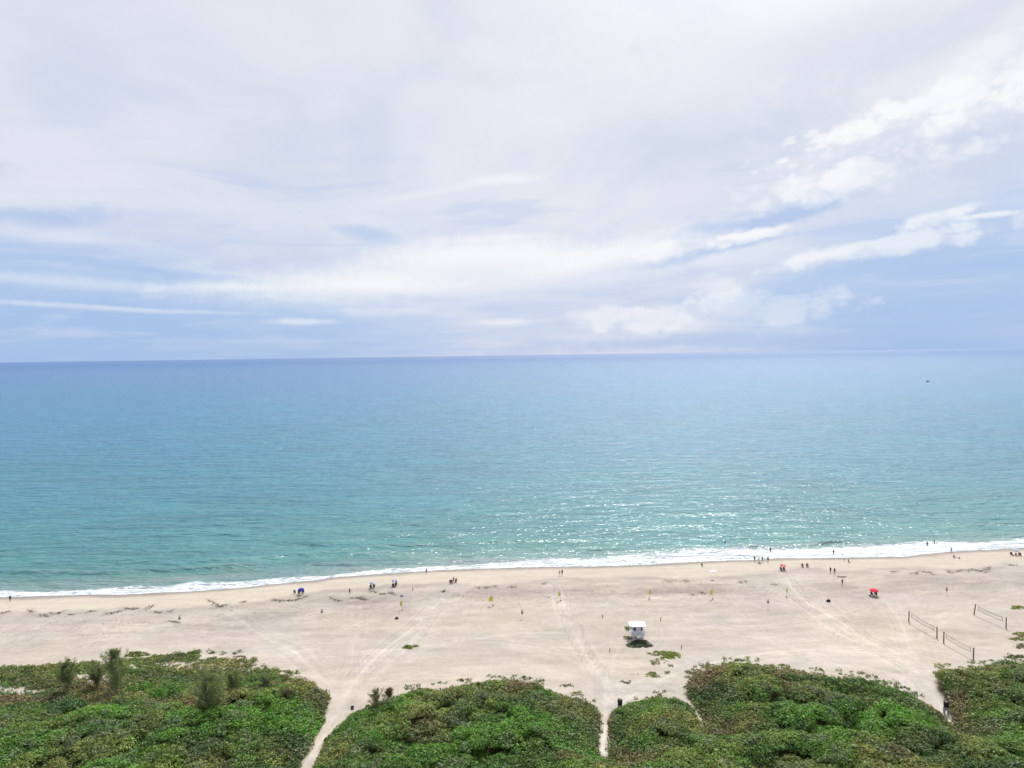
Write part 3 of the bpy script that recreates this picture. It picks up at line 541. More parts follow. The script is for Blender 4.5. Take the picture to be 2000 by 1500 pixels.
def scrub_patch(pxr, label, cut):
    n = int(46000*pxr[2]); x = RNG.uniform(pxr[0], pxr[1], n*2); y = RNG.uniform(76, 172, n*2)
    z = height(x, y); px, py = project(x, y, z); ok = cut(px, py) & (shore(x)-y > 48) & (px > -420) & (px < 2420)
    x, y, z, px, py = x[ok], y[ok], z[ok], px[ok], py[ok]
    h, i1, i2 = canopy(x, y); tx, ty = project(x, y, z+h+.3)
    bx, by = project(x, y, z+.05)
    jit = RNG.normal(0, 3.2, len(x)), RNG.normal(0, 1.6, len(x))
    dn = vegdens(px, py)*(.86+.14*(fbm(x*.3, y*.3, 601, 2) > .36))
    rg = ((fbm(x*.28, y*.28, 611, 3)-.5)*34, (fbm(x*.33, y*.33, 613, 3)-.5)*15); pp = pathprox(x, y); rf = 1+.9*(bx < 560); jit = (jit[0]*(.4+.6*pp)+rg[0]*pp*rf, jit[1]+rg[1]*pp*rf)
    rnd_ = RNG.random(len(x)) < dn; okb = vegmask(bx+jit[0], by-2+jit[1]) & rnd_; done = np.zeros(len(x), bool)
    for f in (1., .7, .45, .25, .1):
        ux, uy = project(x, y, z+h*f+.25); t_ = okb & ~done & vegmask(ux+jit[0], uy+jit[1]); h = np.where(t_, h*f, h); done |= t_
    out_ = ~done & vegmask(bx+rg[0]*pp, by+13) & (pp > .5) & (RNG.random(len(x)) < .11*np.clip(vnoise(x*.5, y*.5, 617)*2-.4, 0, 1)*2); h = np.where(out_, .10, h)
    ok = done | out_
    for pts_, r0_, r1_ in CLEAR:
        dd = seg_dist(x, y+.0, pts_); ok &= dd > r0_; dn_ = np.where(y < pts_[0][1]+40, dd, 9); h = np.maximum(np.minimum(h, .12+.42*np.maximum(dd-r0_, 0)), .08)
    # low fringe where only the base is inside
    ok2 = ~ok & vegmask(tx+jit[0], ty+6+jit[1]) & vegmask(bx+jit[0], by+jit[1]) & (RNG.random(len(x)) < dn*.6); h = np.where(ok2, .25, h); ok = ok | ok2
    x, y, z, px, py, h, dn, i1, i2 = x[ok], y[ok], z[ok], px[ok], py[ok], h[ok], dn[ok], i1[ok], i2[ok]
    h = h*(.35+.65*np.clip(dn, 0, 1)); h = h+RNG.normal(0, .12, len(x))
    c = zonecol(px, py, x, y)*RNG.uniform(.8, 1.25, (len(x), 1)); lw = sstep(1350, 1400, py)[:, None]*.45; j_ = (i1*13) % 1.0; T_ = np.where((j_ < .20)[:, None], DARK*1.1, np.where((j_ < .52)[:, None], BRIGHT*.95, np.where((j_ < .62)[:, None], OLIVE*1.15, np.where((j_ < .67)[:, None], BROWN*.72, c)))); c = c*(1-lw)+T_*lw; k = ((i1*7+i2*3) % 1.0)[:, None]; c = c*(.72+.5*i2[:, None])*(1+(k-.5)*np.array([.28, .1, .1])); g_ = (i2 > .90)[:, None]; c = np.where(g_, c*.45+GREY*.6, c); rad = RNG.uniform(.34, .74, len(x))
    Vv, Q, cc = leaves(x, y, z+np.maximum(h, .05)-rad*.35, rad, c, 16, .19)
    o = link('dune_scrub', npmesh('dune_scrub', Vv, Q, cc), LEAF)
    tag(o, label, 'scrub', 'scrub thickets on the dune', 'stuff'); return len(x)
def pathx(p_, py): return np.interp(py, [q[1] for q in p_], [q[0] for q in p_])
P1 = [(690,1280),(660,1350),(645,1400),(610,1480),(570,1560),(470,1740),(380,1900)]; P2 = [(1180,1280),(1180,1500),(1178,1900)]
P3 = [(1340,1330),(1352,1365),(1372,1432),(1420,1600),(1500,1900)]; P4 = [(1780,1280),(1835,1370),(1869,1431),(1990,1600),(2150,1900)]
n_ = 0
n_ += scrub_patch((-185,-10,1.35), 'wide green and brown scrub thicket left of the leftmost sand path, with bare sand gaps', lambda a, b: a < pathx(P1, b))
n_ += scrub_patch((-60,25,.75), 'domed dense green scrub thicket between the leftmost sand path and the short straight path', lambda a, b: (a >= pathx(P1, b)) & (a < pathx(P2, b)))
n_ += scrub_patch((5,50,.4), 'small rounded green scrub thicket between the straight path and the narrow dead-end path', lambda a, b: (a >= pathx(P2, b)) & (a < pathx(P3, b)))
n_ += scrub_patch((20,110,.85), 'long scrub thicket with brown top edge and bright green lower part, right of the narrow dead-end path', lambda a, b: (a >= pathx(P3, b)) & (a < pathx(P4, b)))
n_ += scrub_patch((55,190,1.1), 'olive green scrub thicket at the right edge below the volleyball posts', lambda a, b: a >= pathx(P4, b))
print('clumps', n_)
# dark twigs and leaf litter filling the thickets from inside
# ------------------------------------------------------------------ distinct shrubs in the thickets
WOOD = mat('grey_brown_wood', (.16,.13,.10), .9, .25, 6, .1, .3)
def shrub(px, py, rxp, h, col, label, size=.17, dens=1.0, group='rounded shrubs standing out of the scrub', cat='shrub', name='sea_grape_shrub', lobes=7):
    c = at(px, py); D = c.length; r = rxp/F*math.hypot(c.y, CAMZ); rt = empty(name, c); tag(rt, label, cat, group)
    n = int(90*dens*max(.6, (r/2)**2)); a = RNG.uniform(0, 6.283, n); q_ = np.sqrt(RNG.random(n))
    x = np.cos(a)*q_*r*(1+.25*np.sin(a*3+px)); y = np.sin(a)*q_*r*.8*(1+.2*np.cos(a*2+px)); lb = vnoise(x*lobes*.12+px, y*lobes*.12, 9)
    z = h*np.sqrt(np.maximum(.02, 1-q_**2*.92))*(.62+.5*lb); rad = RNG.uniform(.32, .62, n)
    cc = col[None]*RNG.uniform(.75, 1.25, (n, 1))*(1+(lb-.5)[:, None]*.3)
    Vv, Q, c4 = leaves(x, y, z-rad*.3, rad, cc, 22, size); link('crown', npmesh('crown', Vv, Q, c4), LEAF, rt)
    m = MB()
    for k in range(6):
        an = k*1.05+px; m.bar((.06*math.cos(an), .06*math.sin(an), -.1), (r*.5*math.cos(an), r*.4*math.sin(an), h*.62), .05, .02, 6)
    m.build('stem', WOOD, rt); return rt
SHR = [(480,1432,46,2.6,BRIGHT,'bright green rounded shrub mound in the left thicket, close to the path'),(395,1455,36,2.4,BRIGHT*.9,'bright green shrub left of the brightest mound in the left thicket'),(185,1420,40,2.3,BRIGHT*.95,'bright green spreading shrub mound in the far-left scrub below the dark bush'),(570,1418,34,2.2,BRIGHT*.85,'green shrub nearest the leftmost path on its left side'),
 (255,1472,34,2.6,BRIGHT*.85,'fresh green shrub near the bottom left below the spreading mound'),(130,1395,30,2.2,DARK*1.25,'dark green bush in the left scrub below the leftmost pine'),(70,1452,34,2.4,GREEN,'mid green bush at the left edge near the bottom'),(1020,1462,44,2.6,BRIGHT,'bright green shrub mound near the bottom of the middle thicket'),(900,1488,40,2.4,BRIGHT*.85,'green shrub at the bottom edge of the middle thicket'),
 (775,1395,30,1.7,BRIGHT*.85,'green shrub at the top left of the middle thicket beside the grey sapling'),(865,1420,34,2.2,DARK*1.35,'dark green bush in the upper middle thicket'),(1700,1452,56,2.8,BRIGHT,'broad bright green mound at the bottom of the right thicket'),(1620,1452,36,2.4,BRIGHT*.9,'green shrub left of the broad bright mound in the right thicket'),(1790,1452,36,2.3,BRIGHT*.8,'green shrub right of the broad bright mound in the right thicket'),
 (1435,1342,17,1.9,np.array([.03,.09,.035]),'small dark green round bush in the upper left of the right thicket'),(1578,1372,30,2.0,DARK*1.1,'wide dark green bush in the centre of the right thicket'),(1560,1440,40,2.5,DARK*1.4,'dark bush low in the right thicket, left of the bright mounds'),(1245,1405,36,2.2,GREEN*1.1,'green rounded shrub topping the small thicket'),(1310,1425,30,2.0,GREEN,'mid green shrub at the right side of the small thicket'),
 (1960,1358,34,1.8,GREEN*1.15,'green shrub at the right edge in the rightmost thicket'),(330,1362,30,1.8,BRIGHT*.7,'light green shrub between the two tall pines on the left'),(275,1352,20,1.5,BRIGHT*.75,'small light green shrub right of the tallest pine'),(1110,1490,36,2.4,BRIGHT*.7,'green shrub at the bottom just left of the short straight path'),(1380,1480,42,2.5,OLIVE*.8,'olive shrub at the bottom below the narrow dead-end path')]
for a in SHR: shrub(*a)
# ------------------------------------------------------------------ pines (casuarina): wispy ascending branches
NEED = leafmat('pine_needles', .35, .7)
def pine(px, py, H_, Wd, col, label, nb=46, lean=0.0, dens=1.0, name='casuarina_tree', cat='tree', group='wispy pines in the dune scrub'):
    c = at(px, py); rt = empty(name, c); tag(rt, label, cat, group)
    m = MB(); top = Vector((lean*H_, 0, H_*.9)); m.bar((0, 0, -.2), top*.5, .14, .09, 8); m.bar(top*.5, top, .09, .02, 6)
    tips = []; rnd = random.Random(px)
    for k in range(nb):
        t = .06+.88*(k/nb); a = k*2.4+rnd.uniform(-.4, .4); p0 = top*t; ln = 1.25*Wd*(1.05-t)*rnd.uniform(.45, 1.25)*(1 if t > .2 else .7)
        up_ = ln*rnd.uniform(.8, 2.0)+.2; p1 = p0+Vector((math.cos(a)*ln, math.sin(a)*ln, up_))
        m.bar(p0, p1, .03, .008, 5, False); tips.append((p0, p1))
    tk = m.build('trunk', WOOD, rt)
    pts = []; dr = []
    for p0, p1 in tips:
        for q_ in range(int(72*dens)):
            t = rnd.random()**.6; p = p0.lerp(p1, t)+Vector([rnd.gauss(0, .15) for _ in range(3)]); d = (p1-p0).normalized()*.7+Vector([rnd.gauss(0, .55), rnd.gauss(0, .55), rnd.gauss(.15, .5)])
            pts.append(p); dr.append(d.normalized())
    Pn = np.array([list(p) for p in pts]); Dn = np.array([list(d) for d in dr]); n = len(Pn)
    sd_ = np.cross(Dn, RNG.normal(0, 1, (n, 3))); sd_ /= np.linalg.norm(sd_, axis=1)[:, None]; ln = RNG.uniform(.22, .5, (n, 1)); w = .045
    Vv = np.stack([Pn-sd_*w, Pn+sd_*w, Pn+Dn*ln+sd_*w*.3, Pn+Dn*ln-sd_*w*.3], 1).reshape(-1, 3)
    cc = np.repeat(col[None]*RNG.uniform(.7, 1.3, (n, 1)), 4, 0)
    link('crown', npmesh('crown', Vv, np.arange(n*4).reshape(-1, 4), cc), NEED, rt); return rt
PG = np.array([.25,.28,.15])
pine(228,1356,9.6,2.6,PG,'tallest grey-green wispy pine with a pointed top above the left scrub',60,-.03,1.3)
pine(408,1408,9.0,3.0,PG*.9,'broad grey-green wispy pine over a bare brown patch in the left thicket',70,.02,1.5)
pine(132,1352,6.4,2.2,PG*.85,'short dark wispy pine left of the tallest one',46,0,1.3)
pine(455,1366,5.2,1.9,PG*.85,'small grey-green pine at the right of the broad one near the sandy edge',40,.03,1.2)
pine(190,1345,3.8,2.2,PG*.8,'low dark pine bush at the left foot of the tallest pine',40,-.1,1.2)
pine(735,1402,5.2,1.6,np.array([.27,.24,.17]),'sparse grey-brown sapling rising at the top left of the middle thicket',26,0,.9)
pine(560,1392,4.0,1.5,np.array([.13,.125,.075]),'faint brownish sapling in the left thicket close to the leftmost path',26,0,.8)
pine(520,1352,3.0,1.4,PG*.85,'small dark pine at the upper right corner of the left thicket',26,0,1.)
pine(760,1362,1.3,.55,np.array([.2,.14,.1]),'tiny dark reddish sapling alone on the sand beside the middle thicket',16,0,.9,'sapling','sapling',None)
# ------------------------------------------------------------------ low beach plants
def vine(px, py, rx, ry, n, col, label, size=.13, h=.3, hole=0.):
    c = at(px, py); rt = empty('beach_vine', c); tag(rt, label, 'beach plant', 'low plants on the open sand')
    a = RNG.uniform(0, 6.283, n); q_ = np.sqrt(RNG.random(n)); ux = px+np.cos(a)*q_*rx*(1+.3*np.sin(3*a+px)); uy = py+np.sin(a)*q_*ry*(1+.2*np.cos(2*a))
    x, y = atn(ux, uy)
    if hole: k = vnoise(x*.9, y*.9, int(px)) > hole; x, y, ux, uy, q_ = x[k], y[k], ux[k], uy[k], q_[k]
    z = height(x, y); cc = col[None]*RNG.uniform(.7, 1.3, (len(x), 1)); rad = RNG.uniform(.15, .34, len(x))
    Vv, Q, c4 = leaves(x-c.x, y-c.y, z-c.z+h*(1-q_)*RNG.uniform(.3, 1, len(x)), rad, cc, 12, size, .6)
    link('foliage', npmesh('foliage', Vv, Q, c4), LEAF, rt)
    m = MB()
    for k in range(min(14, len(x))):
        m.bar((0, 0, .04), (x[k]-c.x, y[k]-c.y, z[k]-c.z+.05), .018, .01, 5, False)
    m.build('stem', WOOD, rt)
VC = np.array([.22,.27,.055]); VY = np.array([.32,.33,.10]); VB = np.array([.20,.17,.10])
for a in [(797,1264,8,4,60,VC*.75,'small green plant clump alone on the sand left of centre',.12,.4),(811,1262,6,2.2,22,VC*.8,'tiny tail of green leaves right beside the lone clump',.1,.2),
 (1308,1280,18,9,190,VC,'dense green vine patch right of the lifeguard tower',.13,.4),(1287,1276,22,6,70,VY*.75,'yellow-green trailing vine reaching toward the lifeguard tower',.12,.25,.35),(1284,1293,16,9,60,VY*.6,'sparse brownish vine below the dense green patch',.11,.2,.5),(1308,1300,12,5,16,VY*.6,'few scattered leaves below the right end of the vine patch',.1,.15,.4),
 (1275,1318,13,6,46,VC*.8,'small green vine clump further below the lifeguard tower',.12,.25,.35),(1303,1314,6,4,10,VY*.7,'tiny sprig right of the small green clump',.1,.15),(1232,1318,14,8,36,VB,'sparse dry brown sprigs on sand left of the small green clump',.1,.15,.5),(1222,1332,12,5,26,VB*.9,'sparse dry sprigs nearest the path above the grey post box',.1,.15,.5),(1112,1338,16,6,34,VB,'sparse dry sprigs above the top right of the middle thicket',.1,.15,.5),
 (1250,1258,22,9,230,np.array([.07,.085,.04]),'vine mat below the lifeguard tower, leaves coloured dark to deepen its shade',.13,.3),(1228,1228,7,5,34,VC*.8,'green tuft at the left side of the lifeguard tower',.12,.4),(1227,1246,9,4,26,VB*.8,'brownish tuft at the lower left leg of the tower',.11,.2),  # vine mat: real plant, colour darkened to stand in for tower shade
 (1987,1187,14,4.5,70,VC,'small green vine patch on sand at the right edge beside the far net',.12,.3),(1992,1243,20,10,110,VY*.7,'yellow-green vine patch at the right edge above the thicket',.12,.3,.4),(1995,1262,16,7,70,VB*.9,'brownish vine strip at the right edge just above the thicket',.12,.2,.35),(1985,1283,20,4,60,VB*.7,'thin dark vine strip touching the rightmost thicket',.12,.2,.3),
 (265,1278,22,6,110,VC*.7,'low green shrublet on sand right of the tallest pine top',.13,.5),(315,1286,26,8,130,VC*.95,'rounded yellow-green shrublet at the top edge of the left scrub',.13,.6),(374,1283,17,4.5,80,VC*.85,'small isolated green shrublet further right along the left scrub edge',.13,.5),(470,1283,12,2,20,VB,'thin dry tuft at the right end of the left scrub edge',.1,.2)]: vine(*a)
# ------------------------------------------------------------------ seaweed along the tide line
vv = []; cc_ = []
sx = []; sy = []; sr = []
for ln_ in SW:
    p = np.array(ln_, float)
    for a, b_ in zip(p, p[1:]):
        k = int(max(4, np.hypot(*(b_-a))*1.15)); t = RNG.random(k); u = a[None]*(1-t[:, None])+b_[None]*t[:, None]
        x, y = atn(u[:, 0]+RNG.normal(0, 2.2, k), u[:, 1]+RNG.normal(0, 1.2, k)); sx.append(x); sy.append(y)
sx = np.concatenate(sx); sy = np.concatenate(sy)
# fine debris scattered through the wrack band
ex = RNG.uniform(-150, 170, 1300); el_ = RNG.normal(25, 7, 1300); ey = shore(ex)-el_; k = (fbm(ex*.06, ey*.2, 701, 3) > .56) & (el_ > 16)
ex, ey = ex[k], ey[k]
Va, Qa, ca = leaves(sx, sy, height(sx, sy)+.03, RNG.uniform(.10, .42, len(sx)), np.array([.115,.088,.072])[None]*RNG.uniform(.6, 1.7, (len(sx), 1)), 6, .11, .3)
Vb, Qb, cb = leaves(ex, ey, height(ex, ey)+.02, RNG.uniform(.05, .16, len(ex)), np.array([.17,.13,.11])[None]*RNG.uniform(.6, 1.5, (len(ex), 1)), 6, .09, .4)
tag(link('seaweed', npmesh('seaweed', np.vstack([Va, Vb]), np.vstack([Qa, Qb+len(Va)]), np.vstack([ca, cb])), LEAF), 'dark brown seaweed strewn in broken lines above the wet sand', 'seaweed', None, 'stuff')
# ------------------------------------------------------------------ LIFEGUARD TOWER
WHITE = mat('white_paint', (.68,.68,.71), .5, .05, 2); WALL = mat('lilac_grey_boards', (.66,.66,.74), .6, .06, 3); GLASS = mat('dark_window', (.02,.03,.05), .15, .1, 2, .5)
MIDGREY = mat('roof_vent_grey', (.30,.31,.37), .7)  # one plain grey for the roof vents and the door
c = at(1245,1248); tw = empty('lifeguard_tower', c, R(2)); tw.scale = (.86,)*3; tag(tw, 'white lifeguard tower on stilts alone on the open sand', 'lifeguard tower')
for sx_ in (-1, 1):
    for sy_ in (-1, 1): MB().bar((sx_*1.25, sy_*1.2, -.4), (sx_*1.25, sy_*1.2, 1.45), .11, .11, 10).build('leg', WHITE, tw)
m = MB(); m.bar((-1.25, -1.2, .2), (1.25, -1.2, 1.3), .05); m.bar((1.25, -1.23, .2), (-1.25, -1.23, 1.3), .05)
for s_ in (-1, 1): m.bar((s_*1.25, -1.2, .2), (s_*1.25, 1.2, 1.3), .05)
m.build('brace', WHITE, tw)
dk = MB().box((0, .1, 1.52), (3.5, 3.4, .16), bev=.02).build('deck', WHITE, tw)
m = MB()
z0 = 1.6
for s_ in (-1, 1):
    m = MB()
    for yy in (-1.5, -.4, .7, 1.7): m.box((s_*1.68, yy, z0+.45), (.07, .07, .9))
    m.box((s_*1.68, .1, z0+.9), (.09, 3.35, .07)); m.box((s_*1.68, .1, z0+.5), (.05, 3.25, .12)); m.box((s_*1.68, .1, z0+.22), (.05, 3.25, .12))
    m.box((s_*1.19, 1.76, z0+.9), (1.0, .09, .07)); m.box((s_*.7, 1.76, z0+.45), (.07, .07, .9)); m.build('railing', WHITE, tw)
# cabin: chamfered box
def prism(name, pts, z0, z1, m_, parent):
    b_ = bmesh.new(); lo = [b_.verts.new((x, y, z0)) for x, y in pts]; hi_ = [b_.verts.new((x, y, z1)) for x, y in pts]; n = len(pts)
    b_.faces.new(lo[::-1]); b_.faces.new(hi_)
    for k in range(n): b_.faces.new((lo[k], lo[(k+1) % n], hi_[(k+1) % n], hi_[k]))
    me = bpy.data.meshes.new(name); b_.to_mesh(me); b_.free(); return link(name, me, m_, parent)
cab = [(-.62,-1.3),(.62,-1.3),(1.2,-.75),(1.2,.95),(-1.2,.95),(-1.2,-.75)]
cb_ = prism('cabin', cab, 1.6, 3.75, WALL, tw)
for s_ in (-1, 1):
    rot = Matrix.Rotation(s_*math.atan2(.55, .58), 3, 'Z')
    w_ = MB().box((s_*.925, -1.04, 3.1), (.78, .09, 1.15), rot).build('window', GLASS, tw)
    MB().box((s_*.925, -1.05, 2.62), (.70, .12, .07), rot).build('sill', WHITE, w_)
    w_ = MB().box((s_*1.205, .1, 3.1), (.05, 1.1, .8)).build('window', GLASS, tw)
MB().box((0, .955, 2.55), (.8, .05, 1.8)).build('door', MIDGREY, tw)
m = MB()
for k in range(-5, 6): m.box((k*.115, -1.31, 2.65), (.015, .02, 2.0))
m.build('wall_batten', mat('batten_grey', (.52,.52,.62), .6), tw)
prof = [(-2.15,-1.25),(-1.65,-1.75),(1.65,-1.75),(2.15,-1.25),(2.15,1.4),(1.65,1.9),(-1.65,1.9),(-2.15,1.4)]
b_ = bmesh.new(); r0 = [b_.verts.new((x, y, 3.78)) for x, y in prof]; r1 = [b_.verts.new((x, y, 3.92)) for x, y in prof]; r2 = [b_.verts.new((x*.34, y*.34, 4.42)) for x, y in prof]
for A, B in ((r0, r1), (r1, r2)):
    for k in range(8): b_.faces.new((A[k], A[(k+1) % 8], B[(k+1) % 8], B[k]))
b_.faces.new(r0[::-1]); b_.faces.new(r2); me = bpy.data.meshes.new('roof'); b_.to_mesh(me); b_.free()
rf = link('roof', me, WHITE, tw)
for s_ in (-1, 1): MB().box((s_*1.12, -.55, 4.22), (.8, .55, .06), Euler((R(14), R(s_*18), 0)).to_matrix()).build('vent', MIDGREY, rf)
m = MB(); m.box((0, 3.3, .82), (1.1, 3.6, .07), Matrix.Rotation(R(-24), 3, 'X'))
for s_ in (-1, 1): m.bar((s_*.5, 1.75, 2.4), (s_*.5, 4.8, 1.0), .035); m.bar((s_*.5, 4.8, 0), (s_*.5, 4.8, 1.0), .035)
m.build('ramp', WHITE, tw)
# ------------------------------------------------------------------ small posts
STAKE = mat('brown_stake', (.14,.10,.08), .9)
for px, py, lab in [(1177,1206,'short brown wooden stake up the beach left of the tower'),(1290,1212,'short brown wooden stake up the beach right of the tower'),(1191,1273,'short brown wooden stake below left of the tower'),(1331,1267,'short brown wooden stake below right of the tower'),(517,1307,'short brown wooden stake at the top corner of the left thicket'),(806,1153,'thin stick in the sand between the two pale umbrellas and the seated group')]:
    c = at(px, py); rt = empty('stake', c); tag(rt, lab, 'stake', 'short stakes in the sand'); MB().bar((0, 0, -.3), (.03, 0, .75), .09, .085, 8).build('post', STAKE, rt); MB().bar((.03, 0, .751), (.034, 0, .84), .11, .05, 8).build('cap', mat('stake_cap', (.22,.16,.12), .8), rt)
MP = mat('pale_pole', (.45,.42,.40), .7); SG = mat('grey_sign_back', (.22,.20,.21), .6)
for px, py, lab in [(629,1207,'thin marker post with two small grey boards below the blue umbrella'),(1020,1209,'thin marker post with two small grey boards left of the stake by the tower'),(1500,1188,'thin marker post with two small grey boards below the palest yellow flag'),(1849,1163,'thin marker post with two small grey boards above the volleyball nets'),(351,1220,'thin marker post with two small grey boards on the left beach')]:
    c = at(px, py); rt = empty('marker_post', c, random.uniform(-.3, .3)); tag(rt, lab, 'marker post', 'thin marker posts across the beach')
    MB().bar((0, 0, -.3), (0, 0, 2.2), .03, .03, 8).build('post', MP, rt); MB().box((0, -.05, 1.55), (.5, .04, .62), bev=.01).build('board', SG, rt); MB().box((0, -.05, 2.1), (.36, .04, .26), bev=.01).build('board', SG, rt)
FY = mat('yellow_flag_cloth', (.60,.60,.12), .8, .08, 2)
for k, (px, py, w_, lab) in enumerate([(786,1192,.5,'yellow flag nearest the pale umbrellas, leftmost of the flags'),(963,1183,1.0,'yellow flag blowing out wide to the left, second from the left'),(1095,1173,.55,'yellow flag beside the white bag on the sand'),(1268,1170,.5,'narrow upright yellow flag straight up the beach from the lifeguard tower'),(1392,1170,.6,'yellow flag on the dark damp band, second from the right'),(1536,1166,.32,'thinnest palest yellow flag, rightmost of the flags')]):
    c = at(px, py); rt = empty('beach_flag', c); tag(rt, lab, 'flag', 'yellow flags across the beach'); MB().bar((0, 0, -.3), (0, 0, 2.5), .035, .025, 8).build('pole', MP, rt)
    MB().lathe([(.24, 0), (.22, .1), (.08, .22)], 10).build('base', STAKE, rt)
    b_ = bmesh.new(); nx, nz = 9, 6; sgn = -1 if k == 1 else (1 if k % 2 else -1); vs = []
    for th_ in (0, .02):
        vs.append([[b_.verts.new((sgn*(.04+w_*i/(nx-1)), th_+.12*math.sin(i*1.1+j*.3+k)*i/(nx-1), 2.45-1.25*j/(nz-1)-.18*w_*(i/(nx-1))**1.5)) for i in range(nx)] for j in range(nz)])
    for q_ in vs:
        for j in range(nz-1):
            for i in range(nx-1): b_.faces.new((q_[j][i], q_[j][i+1], q_[j+1][i+1], q_[j+1][i]))
    rim = [(0, i) for i in range(nx)]+[(j, nx-1) for j in range(1, nz)]+[(nz-1, i) for i in range(nx-2, -1, -1)]+[(j, 0) for j in range(nz-2, 0, -1)]
    for (a1, b1), (a2, b2) in zip(rim, rim[1:]+rim[:1]): b_.faces.new((vs[0][a1][b1], vs[0][a2][b2], vs[1][a2][b2], vs[1][a1][b1]))
    me = bpy.data.meshes.new('flag_cloth'); bmesh.ops.recalc_face_normals(b_, faces=b_.faces); b_.to_mesh(me); b_.free(); link('flag_cloth', me, FY, rt)
# ------------------------------------------------------------------ volleyball nets
NW = mat('weathered_post', (.17,.13,.12), .85, .2, 4); NT = mat('net_tape', (.16,.14,.15), .8); NG = mat('net_cord', (.30,.28,.28), .9)
for (ax, ay), (bx, by), (ta, tb), lab in [((1775,1215),(1830,1247),(0.02,-.01),'volleyball net with posts nearest the red umbrella, left of the three'),((1843,1257),(1901,1290),(.02,.02),'volleyball net closest to the thicket, lowest of the three'),((1902,1201),(1965,1228),(.16,0),'volleyball net with a leaning left post, furthest right of the three')]:
    A = at(ax, ay); B = at(bx, by); rt = empty('volleyball_net', A); tag(rt, lab, 'volleyball net', 'volleyball nets on the right side of the beach'); D = B-A
    TA = Vector((ta*2.5, 0, 2.6)); TB = D+Vector((tb*2.5, 0, 2.6)); MB().bar((0, 0, -.3), TA, .13, .12, 10).build('post', NW, rt); MB().bar(D+Vector((0, 0, -.3)), TB, .13, .12, 10).build('post', NW, rt)
    u = D.normalized(); a1 = u*.9+Vector((ta*2, 0, 2.35)); b1 = D-u*.9+Vector((tb*2, 0, 2.35)); mid = Vector((0, 0, -.16)); nseg = 12
    def cur(t, dz): return a1.lerp(b1, t)+mid*4*t*(1-t)+Vector((0, 0, dz))
    m = MB()
    for k in range(nseg): m.bar(cur(k/nseg, 0), cur((k+1)/nseg, 0), .045, .045, 6); m.bar(cur(k/nseg, -.9), cur((k+1)/nseg, -.9), .04, .04, 6)
    m.bar(cur(0, 0), cur(0, -.9), .04); m.bar(cur(1, 0), cur(1, -.9), .04); m.build('net_band', NT, rt)
    m = MB()
    for k in range(1, 48): m.bar(cur(k/48, 0), cur(k/48, -.9), .005, .005, 4, False)
    for j in range(1, 6):
        for k in range(nseg): m.bar(cur(k/nseg, -.15*j), cur((k+1)/nseg, -.15*j), .005, .005, 4, False)
    m.build('net', NG, rt)
    for dz in (0, -.9): MB().bar(TA*((2.35+dz)/2.6), cur(0, dz), .015, .015, 5).build('rope', NG, rt); MB().bar(D+(TB-D)*((2.35+dz)/2.6), cur(1, dz), .015, .015, 5).build('rope', NG, rt)
# ------------------------------------------------------------------ access posts and bins
BK = mat('black_plastic', (.018,.018,.022), .45, .1, 3, .4); GB = mat('grey_cabinet', (.30,.28,.33), .6, .08, 2)
for px, py, sc, lab in [(1211,1389,1.0,'grey waste station with black drum top beside the short straight path'),(1848,1394,1.0,'grey waste station with black drum top at the right-hand path')]:
    c = at(px, py); rt = empty('waste_station', c); tag(rt, lab, 'bin', 'waste stations at the path entrances')
    for s_ in (-1, 1): MB().box((s_*.33, 0, .35), (.1, .5, .9)).build('leg', GB, rt)
    MB().box((0, 0, .95), (.78, .6, .5), bev=.04).build('cabinet', GB, rt)
    dr = MB().lathe([(.30, 1.2), (.40, 1.24), (.43, 1.6), (.43, 1.95), (.38, 2.02)], 18).build('drum', BK, rt, True); MB().lathe([(.45, 2.02), (.42, 2.1), (.2, 2.2), (0.02, 2.22)], 18).build('lid', BK, dr, True)
c = at(688,1392); rt = empty('sign_post', c, R(15)); tag(rt, 'small dark blue sign with white edge at the left tip of the middle thicket', 'sign')
MB().bar((0, 0, -.2), (0, 0, .9), .05).build('post', WHITE, rt); MB().box((.04, 0, .85), (.5, .06, .8), bev=.02).build('panel', mat('dark_blue_panel', (.03,.035,.07), .5), rt); MB().box((-.25, 0, .85), (.08, .08, .84)).build('edge_strip', WHITE, rt)
